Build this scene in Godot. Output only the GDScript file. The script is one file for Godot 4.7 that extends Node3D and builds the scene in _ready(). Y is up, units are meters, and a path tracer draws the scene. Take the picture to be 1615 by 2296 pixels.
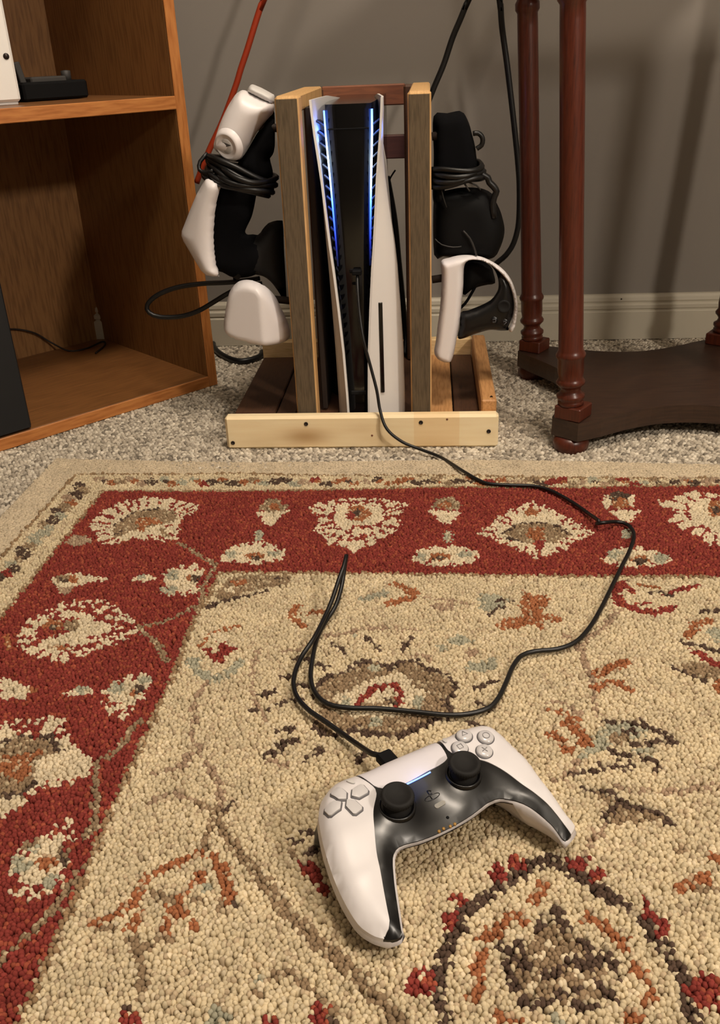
extends Node3D
# A games console in a home-made wooden stand on a beige carpet, a corded gamepad lying on a patterned rug in front of it.

var mats := {}
var rng := RandomNumberGenerator.new()
const PX := 1.25            # rug pattern: millimetres per texel
const RW := 1440
const RH := 800
const RX := -720.0
const RZ := -1100.0
var cells := PackedByteArray()
var outline := PackedVector2Array()

# ------------------------------------------------------------------ naming
func add(n: Node3D, called: String, parent: Node) -> Node3D:
	n.name = called
	parent.add_child(n, true)
	return n

func thing(called: String, label: String, category: String, at := Vector3.ZERO, turn := 0.0, group := "") -> Node3D:
	var o := Node3D.new()
	add(o, called, self)
	o.position = at
	o.rotation.y = turn
	o.set_meta("label", label)
	o.set_meta("category", category)
	if group:
		o.set_meta("group", group)
	return o

func part(called: String, st: SurfaceTool, mat: Material, parent: Node, label := "") -> MeshInstance3D:
	var m := MeshInstance3D.new()
	st.generate_normals()
	m.mesh = st.commit()
	m.material_override = mat
	add(m, called, parent)
	if label:
		m.set_meta("label", label)
	return m

func whole(called: String, st: SurfaceTool, mat: Material, label: String, category: String, group := "") -> MeshInstance3D:
	var m := part(called, st, mat, self, label)
	m.set_meta("category", category)
	if group:
		m.set_meta("group", group)
	return m

func struct(called: String, st: SurfaceTool, mat: Material, label := "") -> MeshInstance3D:
	var m := part(called, st, mat, self, label)
	m.set_meta("kind", "structure")
	return m

# ------------------------------------------------------------------ materials
func mat(key: String, c: Color, rough := 0.6, spec := 0.5) -> StandardMaterial3D:
	if mats.has(key):
		return mats[key]
	var m := StandardMaterial3D.new()
	m.resource_name = key
	m.albedo_color = c
	m.roughness = rough
	m.metallic_specular = spec
	mats[key] = m
	return m

func noise_tex(f: float, ramp: Array, seed_at := 1, oct := 4, size := 512, kind := FastNoiseLite.TYPE_SIMPLEX) -> NoiseTexture2D:
	var n := FastNoiseLite.new()
	n.noise_type = kind
	n.seed = seed_at
	n.frequency = f
	n.fractal_octaves = oct
	var t := NoiseTexture2D.new()
	t.width = size
	t.height = size
	t.seamless = true
	t.noise = n
	var g := Gradient.new()
	var off := PackedFloat32Array()
	var col := PackedColorArray()
	for i in ramp.size():
		off.append(float(i) / (ramp.size() - 1))
		col.append(ramp[i])
	g.offsets = off
	g.colors = col
	t.color_ramp = g
	return t

# grain runs along the axis whose scale is small
func wood(key: String, ramp: Array, scale: Vector3, rough := 0.6, seed_at := 3, spec := 0.5) -> StandardMaterial3D:
	var m := mat(key, Color.WHITE, rough, spec)
	m.albedo_texture = noise_tex(0.02, ramp, seed_at)
	m.uv1_triplanar = true
	m.uv1_scale = scale
	return m

# ------------------------------------------------------------------ shapes
func begin() -> SurfaceTool:
	var st := SurfaceTool.new()
	st.begin(Mesh.PRIMITIVE_TRIANGLES)
	return st

func quad(st: SurfaceTool, a: Vector3, b: Vector3, c: Vector3, d: Vector3) -> void:
	for v in [a, b, c, a, c, d]:
		st.add_vertex(v)

# a box with chamfered edges; flat facets
func box(st: SurfaceTool, c: Vector3, s: Vector3, ch := 0.0, b := Basis.IDENTITY) -> void:
	st.set_smooth_group(-1)
	var h := s * 0.5
	var k := minf(ch, minf(h.x, minf(h.y, h.z)) * 0.9)
	for axis in 3:
		for sg in [-1.0, 1.0]:
			var n := Vector3.ZERO
			n[axis] = sg
			var u := Vector3.ZERO
			var w := Vector3.ZERO
			u[(axis + 1) % 3] = 1.0
			w[(axis + 2) % 3] = sg
			var hu: float = h[(axis + 1) % 3] - k
			var hw: float = h[(axis + 2) % 3] - k
			var o: Vector3 = n * h[axis]
			quad(st, c + b * (o - u * hu - w * hw), c + b * (o - u * hu + w * hw), c + b * (o + u * hu + w * hw), c + b * (o + u * hu - w * hw))
	if k <= 0.0:
		return
	for axis in 3:
		var a1 := (axis + 1) % 3
		var a2 := (axis + 2) % 3
		for s1 in [-1.0, 1.0]:
			for s2 in [-1.0, 1.0]:
				var p := Vector3.ZERO
				p[a1] = s1 * h[a1]
				p[a2] = s2 * (h[a2] - k)
				var q := Vector3.ZERO
				q[a1] = s1 * (h[a1] - k)
				q[a2] = s2 * h[a2]
				var l := Vector3.ZERO
				l[axis] = h[axis] - k
				if s1 * s2 > 0.0:
					quad(st, c + b * (p - l), c + b * (p + l), c + b * (q + l), c + b * (q - l))
				else:
					quad(st, c + b * (p - l), c + b * (q - l), c + b * (q + l), c + b * (p + l))
	for sx in [-1.0, 1.0]:
		for sy in [-1.0, 1.0]:
			for sz in [-1.0, 1.0]:
				var x := c + b * Vector3(sx * h.x, sy * (h.y - k), sz * (h.z - k))
				var y := c + b * Vector3(sx * (h.x - k), sy * h.y, sz * (h.z - k))
				var z := c + b * Vector3(sx * (h.x - k), sy * (h.y - k), sz * h.z)
				for v in ([x, z, y] if sx * sy * sz > 0.0 else [x, y, z]):
					st.add_vertex(v)

func curve(pts: PackedVector3Array, step := 0.006) -> PackedVector3Array:
	var o := PackedVector3Array()
	var n := pts.size()
	for i in n - 1:
		var a := pts[maxi(i - 1, 0)]
		var b := pts[i]
		var c := pts[i + 1]
		var d := pts[mini(i + 2, n - 1)]
		var k := maxi(2, int(b.distance_to(c) / step))
		for j in k:
			o.append(b.cubic_interpolate(c, a, d, float(j) / k))
	o.append(pts[n - 1])
	return o

func tube(st: SurfaceTool, raw: PackedVector3Array, r: float, sides := 8, smooth := true, step := 0.006, closed := false) -> void:
	st.set_smooth_group(0)
	var pts := curve(raw, step) if smooth else raw
	var rows := []
	var up := Vector3.UP
	for i in pts.size():
		var t := (pts[mini(i + 1, pts.size() - 1)] - pts[maxi(i - 1, 0)]).normalized()
		if i == 0:
			up = Vector3.UP if absf(t.y) < 0.9 else Vector3.RIGHT
		var s := t.cross(up).normalized()
		up = s.cross(t).normalized()
		var row := PackedVector3Array()
		for k in sides:
			var a := TAU * k / sides
			row.append(pts[i] + (s * cos(a) + up * sin(a)) * r)
		rows.append(row)
	for i in rows.size() - 1:
		for k in sides:
			var l := (k + 1) % sides
			quad(st, rows[i][k], rows[i][l], rows[i + 1][l], rows[i + 1][k])
	if not closed:
		for e in [0, rows.size() - 1]:
			for k in sides:
				var l := (k + 1) % sides
				for v in ([pts[e], rows[e][l], rows[e][k]] if e == 0 else [pts[e], rows[e][k], rows[e][l]]):
					st.add_vertex(v)

# profile: (radius, height) pairs, bottom to top, turned round the y axis
func lathe(st: SurfaceTool, prof: Array, at := Vector3.ZERO, b := Basis.IDENTITY, seg := 28) -> void:
	st.set_smooth_group(0)
	for i in prof.size() - 1:
		var p: Vector2 = prof[i]
		var q: Vector2 = prof[i + 1]
		for k in seg:
			var a0 := TAU * k / seg
			var a1 := TAU * (k + 1) / seg
			var d0 := Vector3(cos(a0), 0, sin(a0))
			var d1 := Vector3(cos(a1), 0, sin(a1))
			quad(st, at + b * (d0 * p.x + Vector3.UP * p.y), at + b * (d1 * p.x + Vector3.UP * p.y), at + b * (d1 * q.x + Vector3.UP * q.y), at + b * (d0 * q.x + Vector3.UP * q.y))

func poly(a: Array, scale := 0.001) -> PackedVector2Array:
	var o := PackedVector2Array()
	for i in range(0, a.size(), 2):
		o.append(Vector2(a[i], a[i + 1]) * scale)
	return o

func line3(a: Array, z: float) -> PackedVector3Array:
	var o := PackedVector3Array()
	for i in range(0, a.size(), 2):
		o.append(Vector3(a[i] * 0.001, a[i + 1] * 0.001, z))
	return o

func floor3(a: Array, y: float) -> PackedVector3Array:
	var o := PackedVector3Array()
	for i in range(0, a.size(), 2):
		o.append(Vector3(a[i] * 0.001, y, a[i + 1] * 0.001))
	return o

# closed smooth resampling of a polygon at an even spacing
func dense(p: PackedVector2Array, step: float, smooth := true) -> PackedVector2Array:
	var o := PackedVector2Array()
	var n := p.size()
	for i in n:
		var b := p[i]
		var c := p[(i + 1) % n]
		var k := maxi(1, int(round(b.distance_to(c) / step)))
		for j in k:
			var t := float(j) / k
			o.append(b.cubic_interpolate(c, p[(i + n - 1) % n], p[(i + 2) % n], t) if smooth else b.lerp(c, t))
	return o

func edge_distance(p: PackedVector2Array, q: Vector2) -> float:
	var best := INF
	var n := p.size()
	for i in n:
		best = minf(best, Geometry2D.get_closest_point_to_segment(q, p[i], p[(i + 1) % n]).distance_squared_to(q))
	return sqrt(best)

# [points, triangles, number of rim points]: the rim and an even lattice inside it
func fill_region(rim: PackedVector2Array, step: float) -> Array:
	var pts := rim.duplicate()
	var lo := rim[0]
	var hi := rim[0]
	for p in rim:
		lo = lo.min(p)
		hi = hi.max(p)
	var y := lo.y + step * 0.5
	var odd := 0
	while y < hi.y:
		var x := lo.x + step * (0.25 if odd else 0.75)
		while x < hi.x:
			var q := Vector2(x, y)
			if Geometry2D.is_point_in_polygon(q, rim) and edge_distance(rim, q) > step * 0.5:
				pts.append(q + Vector2(sin(x * 9171.0 + y * 533.0), cos(y * 7919.0 + x * 311.0)) * step * 0.04)
			x += step
		y += step * 0.866
		odd = 1 - odd
	var tri := Geometry2D.triangulate_delaunay(pts)
	var keep := PackedInt32Array()
	for i in range(0, tri.size(), 3):
		var m := (pts[tri[i]] + pts[tri[i + 1]] + pts[tri[i + 2]]) / 3.0
		if Geometry2D.is_point_in_polygon(m, rim):
			var area := (pts[tri[i + 1]] - pts[tri[i]]).cross(pts[tri[i + 2]] - pts[tri[i]])
			if absf(area) > 1e-12:
				for k in ([0, 1, 2] if area > 0.0 else [0, 2, 1]):
					keep.append(tri[i + k])
	return [pts, keep, rim.size()]

# a rounded solid: an outline in the x-y plane that swells to `front` and `back` of it over the distance `r` from its edge
func pillow(st: SurfaceTool, outline_xy: PackedVector2Array, z: float, front: float, back: float, r: float, step := 0.008, smooth := true, bend = null) -> void:
	st.set_smooth_group(0)
	var rim := dense(outline_xy, step * 0.7, smooth)
	var f := fill_region(rim, step)
	var pts: PackedVector2Array = f[0]
	var tri: PackedInt32Array = f[1]
	var fr := PackedVector3Array()
	var bk := PackedVector3Array()
	for i in pts.size():
		var e := 0.0 if i < f[2] else edge_distance(rim, pts[i])
		var s := 1.0 - minf(e / r, 1.0)
		var k := sqrt(maxf(0.0, 1.0 - s * s))
		var a := Vector3(pts[i].x, pts[i].y, z + front * k)
		var b := Vector3(pts[i].x, pts[i].y, z - back * k)
		if bend != null:
			a = bend.call(a)
			b = bend.call(b)
		fr.append(a)
		bk.append(b)
	for i in range(0, tri.size(), 3):
		for k in [0, 2, 1]:
			st.add_vertex(fr[tri[i + k]])
		for k in [0, 1, 2]:
			st.add_vertex(bk[tri[i + k]])

# ------------------------------------------------------------------ rug pattern
func pg(c: int, a: Array) -> void:
	var p := PackedVector2Array()
	for i in range(0, a.size(), 2):
		p.append(Vector2((a[i] - RX) / PX, (a[i + 1] - RZ) / PX))
	var lo := RH
	var hi := 0
	for q in p:
		lo = mini(lo, int(floor(q.y)))
		hi = maxi(hi, int(ceil(q.y)))
	for y in range(maxi(lo, 0), mini(hi + 1, RH)):
		var xs := []
		for i in p.size():
			var u := p[i]
			var v := p[(i + 1) % p.size()]
			var yy := y + 0.5
			if (u.y <= yy) != (v.y <= yy):
				xs.append(u.x + (yy - u.y) * (v.x - u.x) / (v.y - u.y))
		xs.sort()
		for i in range(0, xs.size() - 1, 2):
			for x in range(maxi(0, int(round(xs[i]))), mini(RW, int(round(xs[i + 1])))):
				cells[y * RW + x] = c

func sk(c: int, w: float, a: Array) -> void:
	if w < 5.0:
		w += 1.1
	for i in range(0, a.size() - 2, 2):
		var u := Vector2(a[i], a[i + 1])
		var v := Vector2(a[i + 2], a[i + 3])
		var d := (v - u).normalized()
		u -= d * w * 0.3
		v += d * w * 0.3
		var n := d.orthogonal() * w * 0.5
		pg(c, [u.x + n.x, u.y + n.y, v.x + n.x, v.y + n.y, v.x - n.x, v.y - n.y, u.x - n.x, u.y - n.y])

func pattern() -> void:
	cells.resize(RW * RH)
	cells.fill(9)
	pg(0, [-472,-506,-470,-680,-465,-819,-456,-1033,-352,-1036,-242,-1038,-149,-1029,-36,-1022,38,-1019,155,-1011,269,-1012,348,-1016,1120,-993,1120,-100,-750,-100])
	sk(8, 3, [-472,-506,-470,-680,-465,-819,-456,-1033,-352,-1036,-242,-1038,-149,-1029,-36,-1022,38,-1019,155,-1011,269,-1012,348,-1016,1120,-993])
	pg(1, [-417,-420,-416,-538,-414,-702,-411,-810,-405,-986,-310,-985,-232,-986,-107,-985,37,-987,152,-984,246,-990,342,-994,1120,-970,1120,-100,-750,-100])
	sk(8, 3, [-417,-420,-416,-538,-414,-702,-411,-810,-405,-986,-310,-985,-232,-986,-107,-985,37,-987,152,-984,246,-990,342,-994,1120,-970])
	pg(7, [-407,-1019,-409,-1014,-415,-1012,-423,-1014,-428,-1019,-427,-1024,-420,-1026,-412,-1024])
	pg(4, [-407,-1014,-407,-1010,-410,-1008,-415,-1010,-417,-1014,-417,-1018,-414,-1019,-410,-1017])
	pg(5, [-394,-1007,-394,-1000,-399,-998,-405,-1001,-409,-1007,-409,-1014,-405,-1016,-399,-1014])
	pg(3, [-384,-1012,-384,-1005,-389,-1003,-396,-1006,-400,-1012,-400,-1019,-395,-1022,-388,-1019])
	pg(7, [-372,-1019,-372,-1012,-377,-1010,-383,-1012,-387,-1019,-387,-1026,-382,-1028,-376,-1025])
	pg(5, [-369,-1013,-370,-1010,-373,-1008,-377,-1010,-380,-1014,-379,-1017,-376,-1019,-372,-1017])
	pg(7, [-350,-1007,-351,-1000,-358,-997,-366,-1000,-371,-1007,-370,-1014,-363,-1017,-355,-1014])
	pg(4, [-344,-1012,-345,-1006,-350,-1003,-357,-1006,-361,-1012,-360,-1019,-355,-1021,-348,-1018])
	pg(6, [-331,-1019,-331,-1013,-335,-1010,-340,-1013,-344,-1019,-344,-1025,-340,-1027,-334,-1025])
	pg(4, [-327,-1013,-328,-1010,-331,-1008,-335,-1010,-338,-1013,-337,-1017,-334,-1019,-330,-1017])
	pg(5, [-315,-1007,-316,-1000,-321,-997,-327,-1000,-331,-1007,-331,-1014,-326,-1016,-319,-1014])
	pg(6, [-304,-1012,-305,-1006,-310,-1003,-316,-1006,-320,-1012,-319,-1018,-314,-1021,-308,-1018])
	pg(6, [-289,-1018,-291,-1013,-296,-1011,-302,-1013,-306,-1019,-305,-1024,-299,-1026,-293,-1024])
	pg(5, [-288,-1013,-289,-1009,-292,-1008,-296,-1009,-298,-1013,-298,-1017,-294,-1018,-290,-1017])
	pg(1, [-273,-1006,-274,-1001,-280,-998,-287,-1001,-291,-1007,-289,-1012,-284,-1015,-277,-1012])
	pg(4, [-264,-1012,-266,-1005,-271,-1003,-278,-1005,-282,-1012,-281,-1018,-275,-1021,-268,-1018])
	pg(5, [-254,-1018,-255,-1013,-260,-1011,-266,-1013,-269,-1018,-268,-1023,-263,-1026,-257,-1023])
	pg(4, [-252,-1013,-253,-1009,-256,-1008,-260,-1009,-262,-1013,-262,-1017,-258,-1018,-254,-1017])
	pg(4, [-236,-1006,-238,-1000,-244,-997,-252,-1000,-256,-1006,-254,-1013,-248,-1016,-240,-1013])
	pg(5, [-227,-1011,-228,-1005,-232,-1002,-236,-1005,-239,-1011,-239,-1018,-235,-1021,-230,-1018])
	pg(3, [-211,-1017,-213,-1012,-219,-1010,-226,-1012,-230,-1018,-228,-1023,-222,-1025,-215,-1023])
	pg(5, [-211,-1012,-212,-1008,-215,-1007,-219,-1008,-221,-1012,-221,-1016,-217,-1017,-213,-1016])
	pg(6, [-196,-1005,-198,-999,-205,-997,-212,-1000,-216,-1005,-214,-1011,-208,-1013,-200,-1011])
	pg(4, [-184,-1010,-186,-1003,-192,-1000,-200,-1003,-204,-1010,-202,-1017,-195,-1019,-188,-1016])
	pg(4, [-173,-1016,-175,-1011,-181,-1009,-188,-1011,-191,-1016,-189,-1021,-183,-1023,-176,-1021])
	pg(4, [-173,-1010,-174,-1007,-177,-1005,-181,-1007,-183,-1011,-182,-1014,-179,-1016,-175,-1014])
	pg(6, [-158,-1003,-160,-997,-166,-994,-173,-997,-177,-1004,-175,-1010,-169,-1013,-162,-1010])
	pg(7, [-147,-1008,-149,-1002,-155,-1000,-162,-1002,-165,-1008,-163,-1014,-157,-1017,-150,-1014])
	pg(1, [-136,-1014,-138,-1009,-143,-1007,-149,-1009,-152,-1014,-150,-1019,-145,-1021,-139,-1019])
	pg(5, [-135,-1009,-136,-1005,-139,-1004,-143,-1005,-145,-1009,-144,-1013,-140,-1014,-137,-1013])
	pg(4, [-119,-1002,-121,-997,-127,-995,-133,-997,-136,-1002,-134,-1007,-128,-1009,-122,-1007])
	pg(5, [-108,-1006,-110,-1001,-115,-998,-120,-1001,-123,-1007,-121,-1012,-116,-1015,-111,-1012])
	pg(5, [-97,-1012,-99,-1006,-104,-1004,-110,-1007,-113,-1013,-111,-1019,-106,-1021,-100,-1019])
	pg(4, [-96,-1007,-97,-1004,-101,-1002,-104,-1004,-106,-1007,-105,-1011,-101,-1012,-98,-1011])
	pg(5, [-86,-1000,-87,-996,-92,-994,-97,-996,-99,-1001,-97,-1005,-93,-1007,-88,-1005])
	pg(7, [-73,-1005,-74,-999,-78,-997,-82,-999,-85,-1005,-83,-1011,-79,-1014,-75,-1011])
	pg(4, [-58,-1011,-60,-1005,-65,-1003,-71,-1005,-74,-1011,-72,-1017,-66,-1020,-61,-1017])
	pg(5, [-57,-1006,-59,-1002,-62,-1001,-66,-1003,-67,-1006,-66,-1010,-63,-1011,-59,-1010])
	pg(5, [-45,-999,-46,-995,-50,-993,-55,-995,-57,-999,-55,-1004,-51,-1006,-47,-1004])
	pg(5, [-32,-1004,-34,-998,-39,-995,-44,-998,-46,-1004,-44,-1010,-40,-1013,-35,-1010])
	pg(5, [-19,-1010,-21,-1005,-28,-1003,-34,-1005,-36,-1010,-34,-1015,-28,-1017,-22,-1015])
	pg(4, [-19,-1005,-21,-1001,-24,-1000,-28,-1001,-29,-1005,-28,-1009,-24,-1010,-21,-1009])
	pg(4, [-9,-998,-11,-993,-16,-991,-21,-993,-23,-998,-21,-1004,-16,-1006,-11,-1004])
	pg(4, [8,-1003,6,-997,-1,-995,-7,-997,-10,-1003,-7,-1009,-1,-1011,6,-1009])
	pg(3, [15,-1009,13,-1003,8,-1001,3,-1004,1,-1009,3,-1015,8,-1017,13,-1015])
	pg(5, [16,-1004,14,-1000,11,-999,8,-1000,6,-1004,8,-1008,11,-1009,15,-1008])
	pg(3, [32,-997,29,-991,24,-988,18,-991,16,-997,19,-1004,24,-1006,30,-1004])
	pg(4, [43,-1002,40,-996,34,-994,28,-996,25,-1002,28,-1008,34,-1010,40,-1008])
	pg(5, [55,-1008,53,-1003,47,-1001,42,-1003,40,-1008,42,-1013,48,-1015,53,-1013])
	pg(4, [55,-1003,54,-999,50,-998,47,-999,46,-1003,47,-1006,51,-1008,54,-1006])
	pg(5, [71,-996,67,-990,61,-987,54,-990,52,-996,55,-1003,61,-1005,68,-1002])
	pg(1, [80,-1001,77,-996,71,-994,65,-996,63,-1001,65,-1006,72,-1007,78,-1005])
	pg(5, [92,-1007,89,-1000,85,-997,81,-1000,80,-1007,82,-1013,87,-1016,90,-1013])
	pg(5, [94,-1002,92,-998,88,-997,85,-998,84,-1002,86,-1005,89,-1007,92,-1005])
	pg(7, [101,-995,99,-989,94,-987,90,-989,89,-995,91,-1001,96,-1003,100,-1001])
	pg(7, [120,-999,116,-993,109,-991,103,-994,101,-1000,104,-1006,111,-1008,117,-1006])
	pg(3, [132,-1005,129,-1000,122,-998,116,-1000,114,-1006,117,-1011,124,-1013,130,-1011])
	pg(4, [131,-1000,129,-997,125,-995,122,-997,121,-1000,123,-1004,126,-1005,129,-1004])
	pg(4, [143,-994,140,-988,134,-986,128,-989,126,-994,129,-999,135,-1001,141,-999])
	pg(1, [156,-998,152,-992,146,-990,139,-992,137,-998,141,-1004,148,-1007,154,-1004])
	pg(1, [166,-1004,162,-998,156,-996,151,-998,149,-1005,153,-1011,159,-1013,164,-1011])
	pg(5, [165,-999,163,-996,159,-994,156,-996,155,-999,157,-1003,161,-1004,164,-1003])
	pg(3, [177,-994,174,-988,169,-986,164,-989,163,-994,165,-999,171,-1001,175,-999])
	pg(7, [188,-999,185,-993,180,-991,176,-993,175,-999,178,-1004,183,-1007,187,-1004])
	pg(6, [204,-1005,201,-999,195,-997,190,-999,188,-1006,191,-1012,198,-1014,203,-1012])
	pg(4, [203,-1000,201,-997,198,-996,195,-997,194,-1001,196,-1004,199,-1006,202,-1004])
	pg(7, [215,-995,212,-990,206,-988,201,-990,199,-995,203,-999,208,-1001,214,-999])
	pg(3, [227,-1000,223,-993,217,-991,212,-993,211,-1000,214,-1007,221,-1009,226,-1007])
	pg(1, [241,-1006,237,-1002,230,-1000,224,-1002,222,-1007,226,-1011,233,-1013,239,-1011])
	pg(5, [239,-1001,237,-998,233,-997,230,-998,229,-1002,231,-1005,235,-1007,238,-1005])
	pg(1, [252,-996,249,-991,242,-989,237,-991,235,-996,238,-1001,245,-1003,251,-1001])
	pg(6, [260,-1001,257,-996,253,-995,249,-997,249,-1001,251,-1006,256,-1007,259,-1005])
	pg(3, [275,-1008,272,-1002,268,-1000,264,-1002,264,-1008,266,-1014,271,-1016,275,-1014])
	pg(4, [276,-1003,274,-999,270,-998,267,-999,267,-1003,269,-1006,272,-1008,275,-1006])
	pg(3, [286,-997,282,-992,275,-990,270,-992,268,-997,272,-1002,278,-1003,284,-1001])
	pg(4, [299,-1002,295,-996,289,-994,285,-996,284,-1002,288,-1008,293,-1011,298,-1008])
	pg(7, [314,-1009,310,-1003,304,-1000,299,-1003,298,-1009,302,-1015,308,-1018,313,-1015])
	pg(5, [313,-1004,310,-1000,307,-999,304,-1000,303,-1004,305,-1008,309,-1009,312,-1007])
	pg(4, [320,-998,316,-992,311,-989,306,-992,306,-998,309,-1005,315,-1007,320,-1004])
	pg(7, [336,-1003,332,-997,326,-994,321,-997,320,-1004,324,-1010,331,-1013,336,-1010])
	pg(7, [346,-1010,342,-1004,337,-1001,333,-1004,333,-1010,336,-1016,342,-1019,346,-1016])
	pg(4, [346,-1005,343,-1001,340,-1000,337,-1002,336,-1005,339,-1009,342,-1010,345,-1009])
	pg(7, [356,-999,352,-995,347,-993,342,-995,342,-999,345,-1004,351,-1006,355,-1004])
	pg(4, [-432,-997,-431,-988,-435,-985,-441,-988,-447,-997,-447,-1006,-443,-1009,-437,-1006])
	pg(3, [-421,-985,-421,-976,-426,-973,-434,-977,-440,-985,-440,-993,-434,-996,-426,-993])
	pg(4, [-426,-973,-425,-963,-430,-959,-437,-963,-443,-973,-444,-982,-439,-986,-432,-982])
	pg(7, [-432,-961,-431,-952,-436,-948,-444,-952,-450,-961,-451,-971,-446,-975,-438,-971])
	pg(5, [-425,-949,-424,-941,-428,-938,-435,-941,-440,-950,-441,-958,-437,-961,-430,-958])
	pg(3, [-427,-938,-426,-929,-432,-926,-440,-929,-446,-938,-447,-947,-441,-951,-433,-947])
	pg(4, [-436,-927,-436,-920,-439,-917,-446,-920,-450,-927,-451,-934,-447,-937,-441,-934])
	pg(6, [-426,-916,-426,-909,-431,-906,-438,-909,-443,-916,-443,-923,-438,-926,-431,-923])
	pg(4, [-432,-905,-430,-897,-434,-894,-440,-897,-446,-905,-447,-914,-443,-917,-437,-914])
	pg(3, [-438,-894,-437,-886,-440,-883,-446,-886,-452,-894,-453,-903,-450,-906,-443,-903])
	pg(6, [-430,-884,-430,-877,-433,-875,-438,-877,-442,-884,-443,-890,-440,-893,-435,-890])
	pg(6, [-431,-873,-431,-867,-436,-864,-443,-867,-449,-873,-449,-880,-443,-882,-436,-880])
	pg(6, [-437,-863,-437,-856,-442,-854,-450,-856,-455,-863,-455,-870,-450,-873,-442,-870])
	pg(6, [-430,-853,-429,-846,-434,-843,-440,-846,-445,-853,-446,-860,-441,-863,-435,-860])
	pg(3, [-432,-843,-432,-837,-438,-835,-445,-837,-450,-843,-450,-849,-444,-851,-437,-849])
	pg(4, [-440,-833,-439,-827,-443,-824,-449,-827,-454,-833,-455,-840,-451,-843,-445,-840])
	pg(4, [-431,-824,-431,-818,-436,-816,-442,-818,-447,-824,-447,-829,-442,-832,-435,-829])
	pg(3, [-436,-814,-435,-808,-438,-806,-443,-808,-448,-814,-448,-820,-445,-823,-440,-820])
	pg(6, [-439,-805,-439,-798,-443,-795,-450,-798,-455,-805,-456,-811,-451,-814,-445,-812])
	pg(4, [-431,-796,-431,-790,-436,-787,-443,-789,-448,-795,-448,-801,-443,-804,-436,-802])
	pg(1, [-437,-786,-435,-780,-438,-777,-443,-780,-448,-786,-449,-793,-446,-796,-441,-793])
	pg(4, [-439,-777,-439,-771,-444,-768,-451,-771,-456,-777,-457,-784,-452,-787,-445,-784])
	pg(2, [-392,-909,-386,-932,-367,-960,-345,-968,-313,-963,-278,-947,-272,-931,-285,-916,-284,-887,-279,-859,-293,-854,-329,-862,-350,-847,-360,-849,-374,-866,-388,-887])
	sk(1, 2.4, [-278,-864,-296,-873])
	sk(1, 2.4, [-282,-894,-299,-891])
	sk(1, 2.4, [-280,-920,-297,-908])
	sk(1, 2.4, [-271,-940,-291,-921])
	sk(1, 2.4, [-288,-957,-302,-931])
	sk(1, 2.4, [-304,-964,-310,-943])
	sk(1, 2.4, [-322,-970,-323,-945])
	sk(1, 2.4, [-343,-973,-337,-942])
	sk(1, 2.4, [-359,-969,-345,-935])
	sk(1, 2.4, [-373,-960,-354,-930])
	sk(1, 2.4, [-383,-945,-361,-923])
	sk(1, 2.4, [-392,-925,-370,-912])
	sk(1, 2.4, [-395,-902,-367,-896])
	sk(1, 2.4, [-385,-876,-369,-879])
	sk(1, 2.4, [-365,-850,-350,-864])
	sk(1, 2.4, [-349,-848,-343,-859])
	sk(1, 2.4, [-332,-850,-330,-862])
	sk(1, 2.4, [-320,-852,-321,-861])
	sk(1, 2.4, [-305,-854,-313,-867])
	sk(1, 2.4, [-289,-856,-303,-867])
	pg(3, [-361,-894,-352,-928,-324,-936,-298,-928,-292,-909,-304,-898,-319,-887,-334,-880,-353,-862])
	sk(1, 2, [-391,-920,-368,-909])
	sk(1, 2, [-387,-894,-364,-887])
	sk(1, 2, [-376,-869,-359,-873])
	sk(1, 2, [-365,-960,-355,-940])
	sk(1, 2, [-305,-955,-308,-932])
	sk(1, 2, [-280,-943,-297,-924])
	pg(5, [-342,-913,-317,-913,-306,-898,-321,-894,-323,-876,-331,-880])
	sk(4, 2, [-361,-894,-348,-928,-322,-936])
	sk(4, 2, [-354,-866,-346,-880])
	sk(8, 3, [-304,-883,-294,-866])
	pg(7, [-405,-852,-402,-866,-386,-869,-374,-855,-381,-845,-393,-842])
	pg(2, [-225,-822,-215,-844,-197,-854,-177,-851,-154,-835,-157,-813,-179,-806,-213,-808,-223,-812])
	sk(1, 2.4, [-224,-828,-217,-828])
	sk(1, 2.4, [-213,-847,-208,-843])
	sk(1, 2.4, [-197,-856,-195,-846])
	sk(1, 2.4, [-178,-853,-182,-845])
	sk(1, 2.4, [-158,-839,-168,-836])
	sk(1, 2.4, [-157,-811,-166,-816])
	sk(1, 2.4, [-172,-807,-178,-814])
	sk(1, 2.4, [-190,-805,-190,-811])
	sk(1, 2.4, [-212,-807,-206,-813])
	pg(5, [-176,-822,-178,-816,-185,-814,-193,-816,-197,-822,-195,-828,-188,-831,-180,-828])
	pg(4, [-181,-819,-182,-816,-185,-814,-188,-816,-190,-819,-189,-822,-186,-824,-183,-823])
	pg(6, [-204,-827,-206,-821,-210,-819,-216,-821,-219,-827,-218,-832,-213,-834,-208,-832])
	pg(6, [-160,-829,-161,-824,-165,-822,-170,-824,-173,-829,-172,-833,-167,-835,-162,-833])
	pg(3, [-203,-935,-195,-963,-176,-954,-167,-935,-182,-916])
	pg(2, [-205,-925,-184,-927,-160,-933,-173,-912,-178,-890,-190,-897,-194,-916])
	pg(5, [-176,-939,-177,-932,-182,-929,-188,-932,-192,-939,-191,-946,-185,-948,-179,-946])
	pg(6, [-184,-869,-184,-858,-186,-854,-191,-858,-194,-869,-194,-880,-192,-885,-187,-880])
	pg(2, [-144,-942,-113,-958,-91,-962,-55,-957,-21,-941,-33,-926,-36,-908,-33,-883,-51,-864,-61,-846,-75,-839,-82,-829,-91,-842,-110,-847,-117,-869,-131,-881,-125,-901,-132,-916])
	sk(1, 2.2, [-147,-945,-121,-928])
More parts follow.
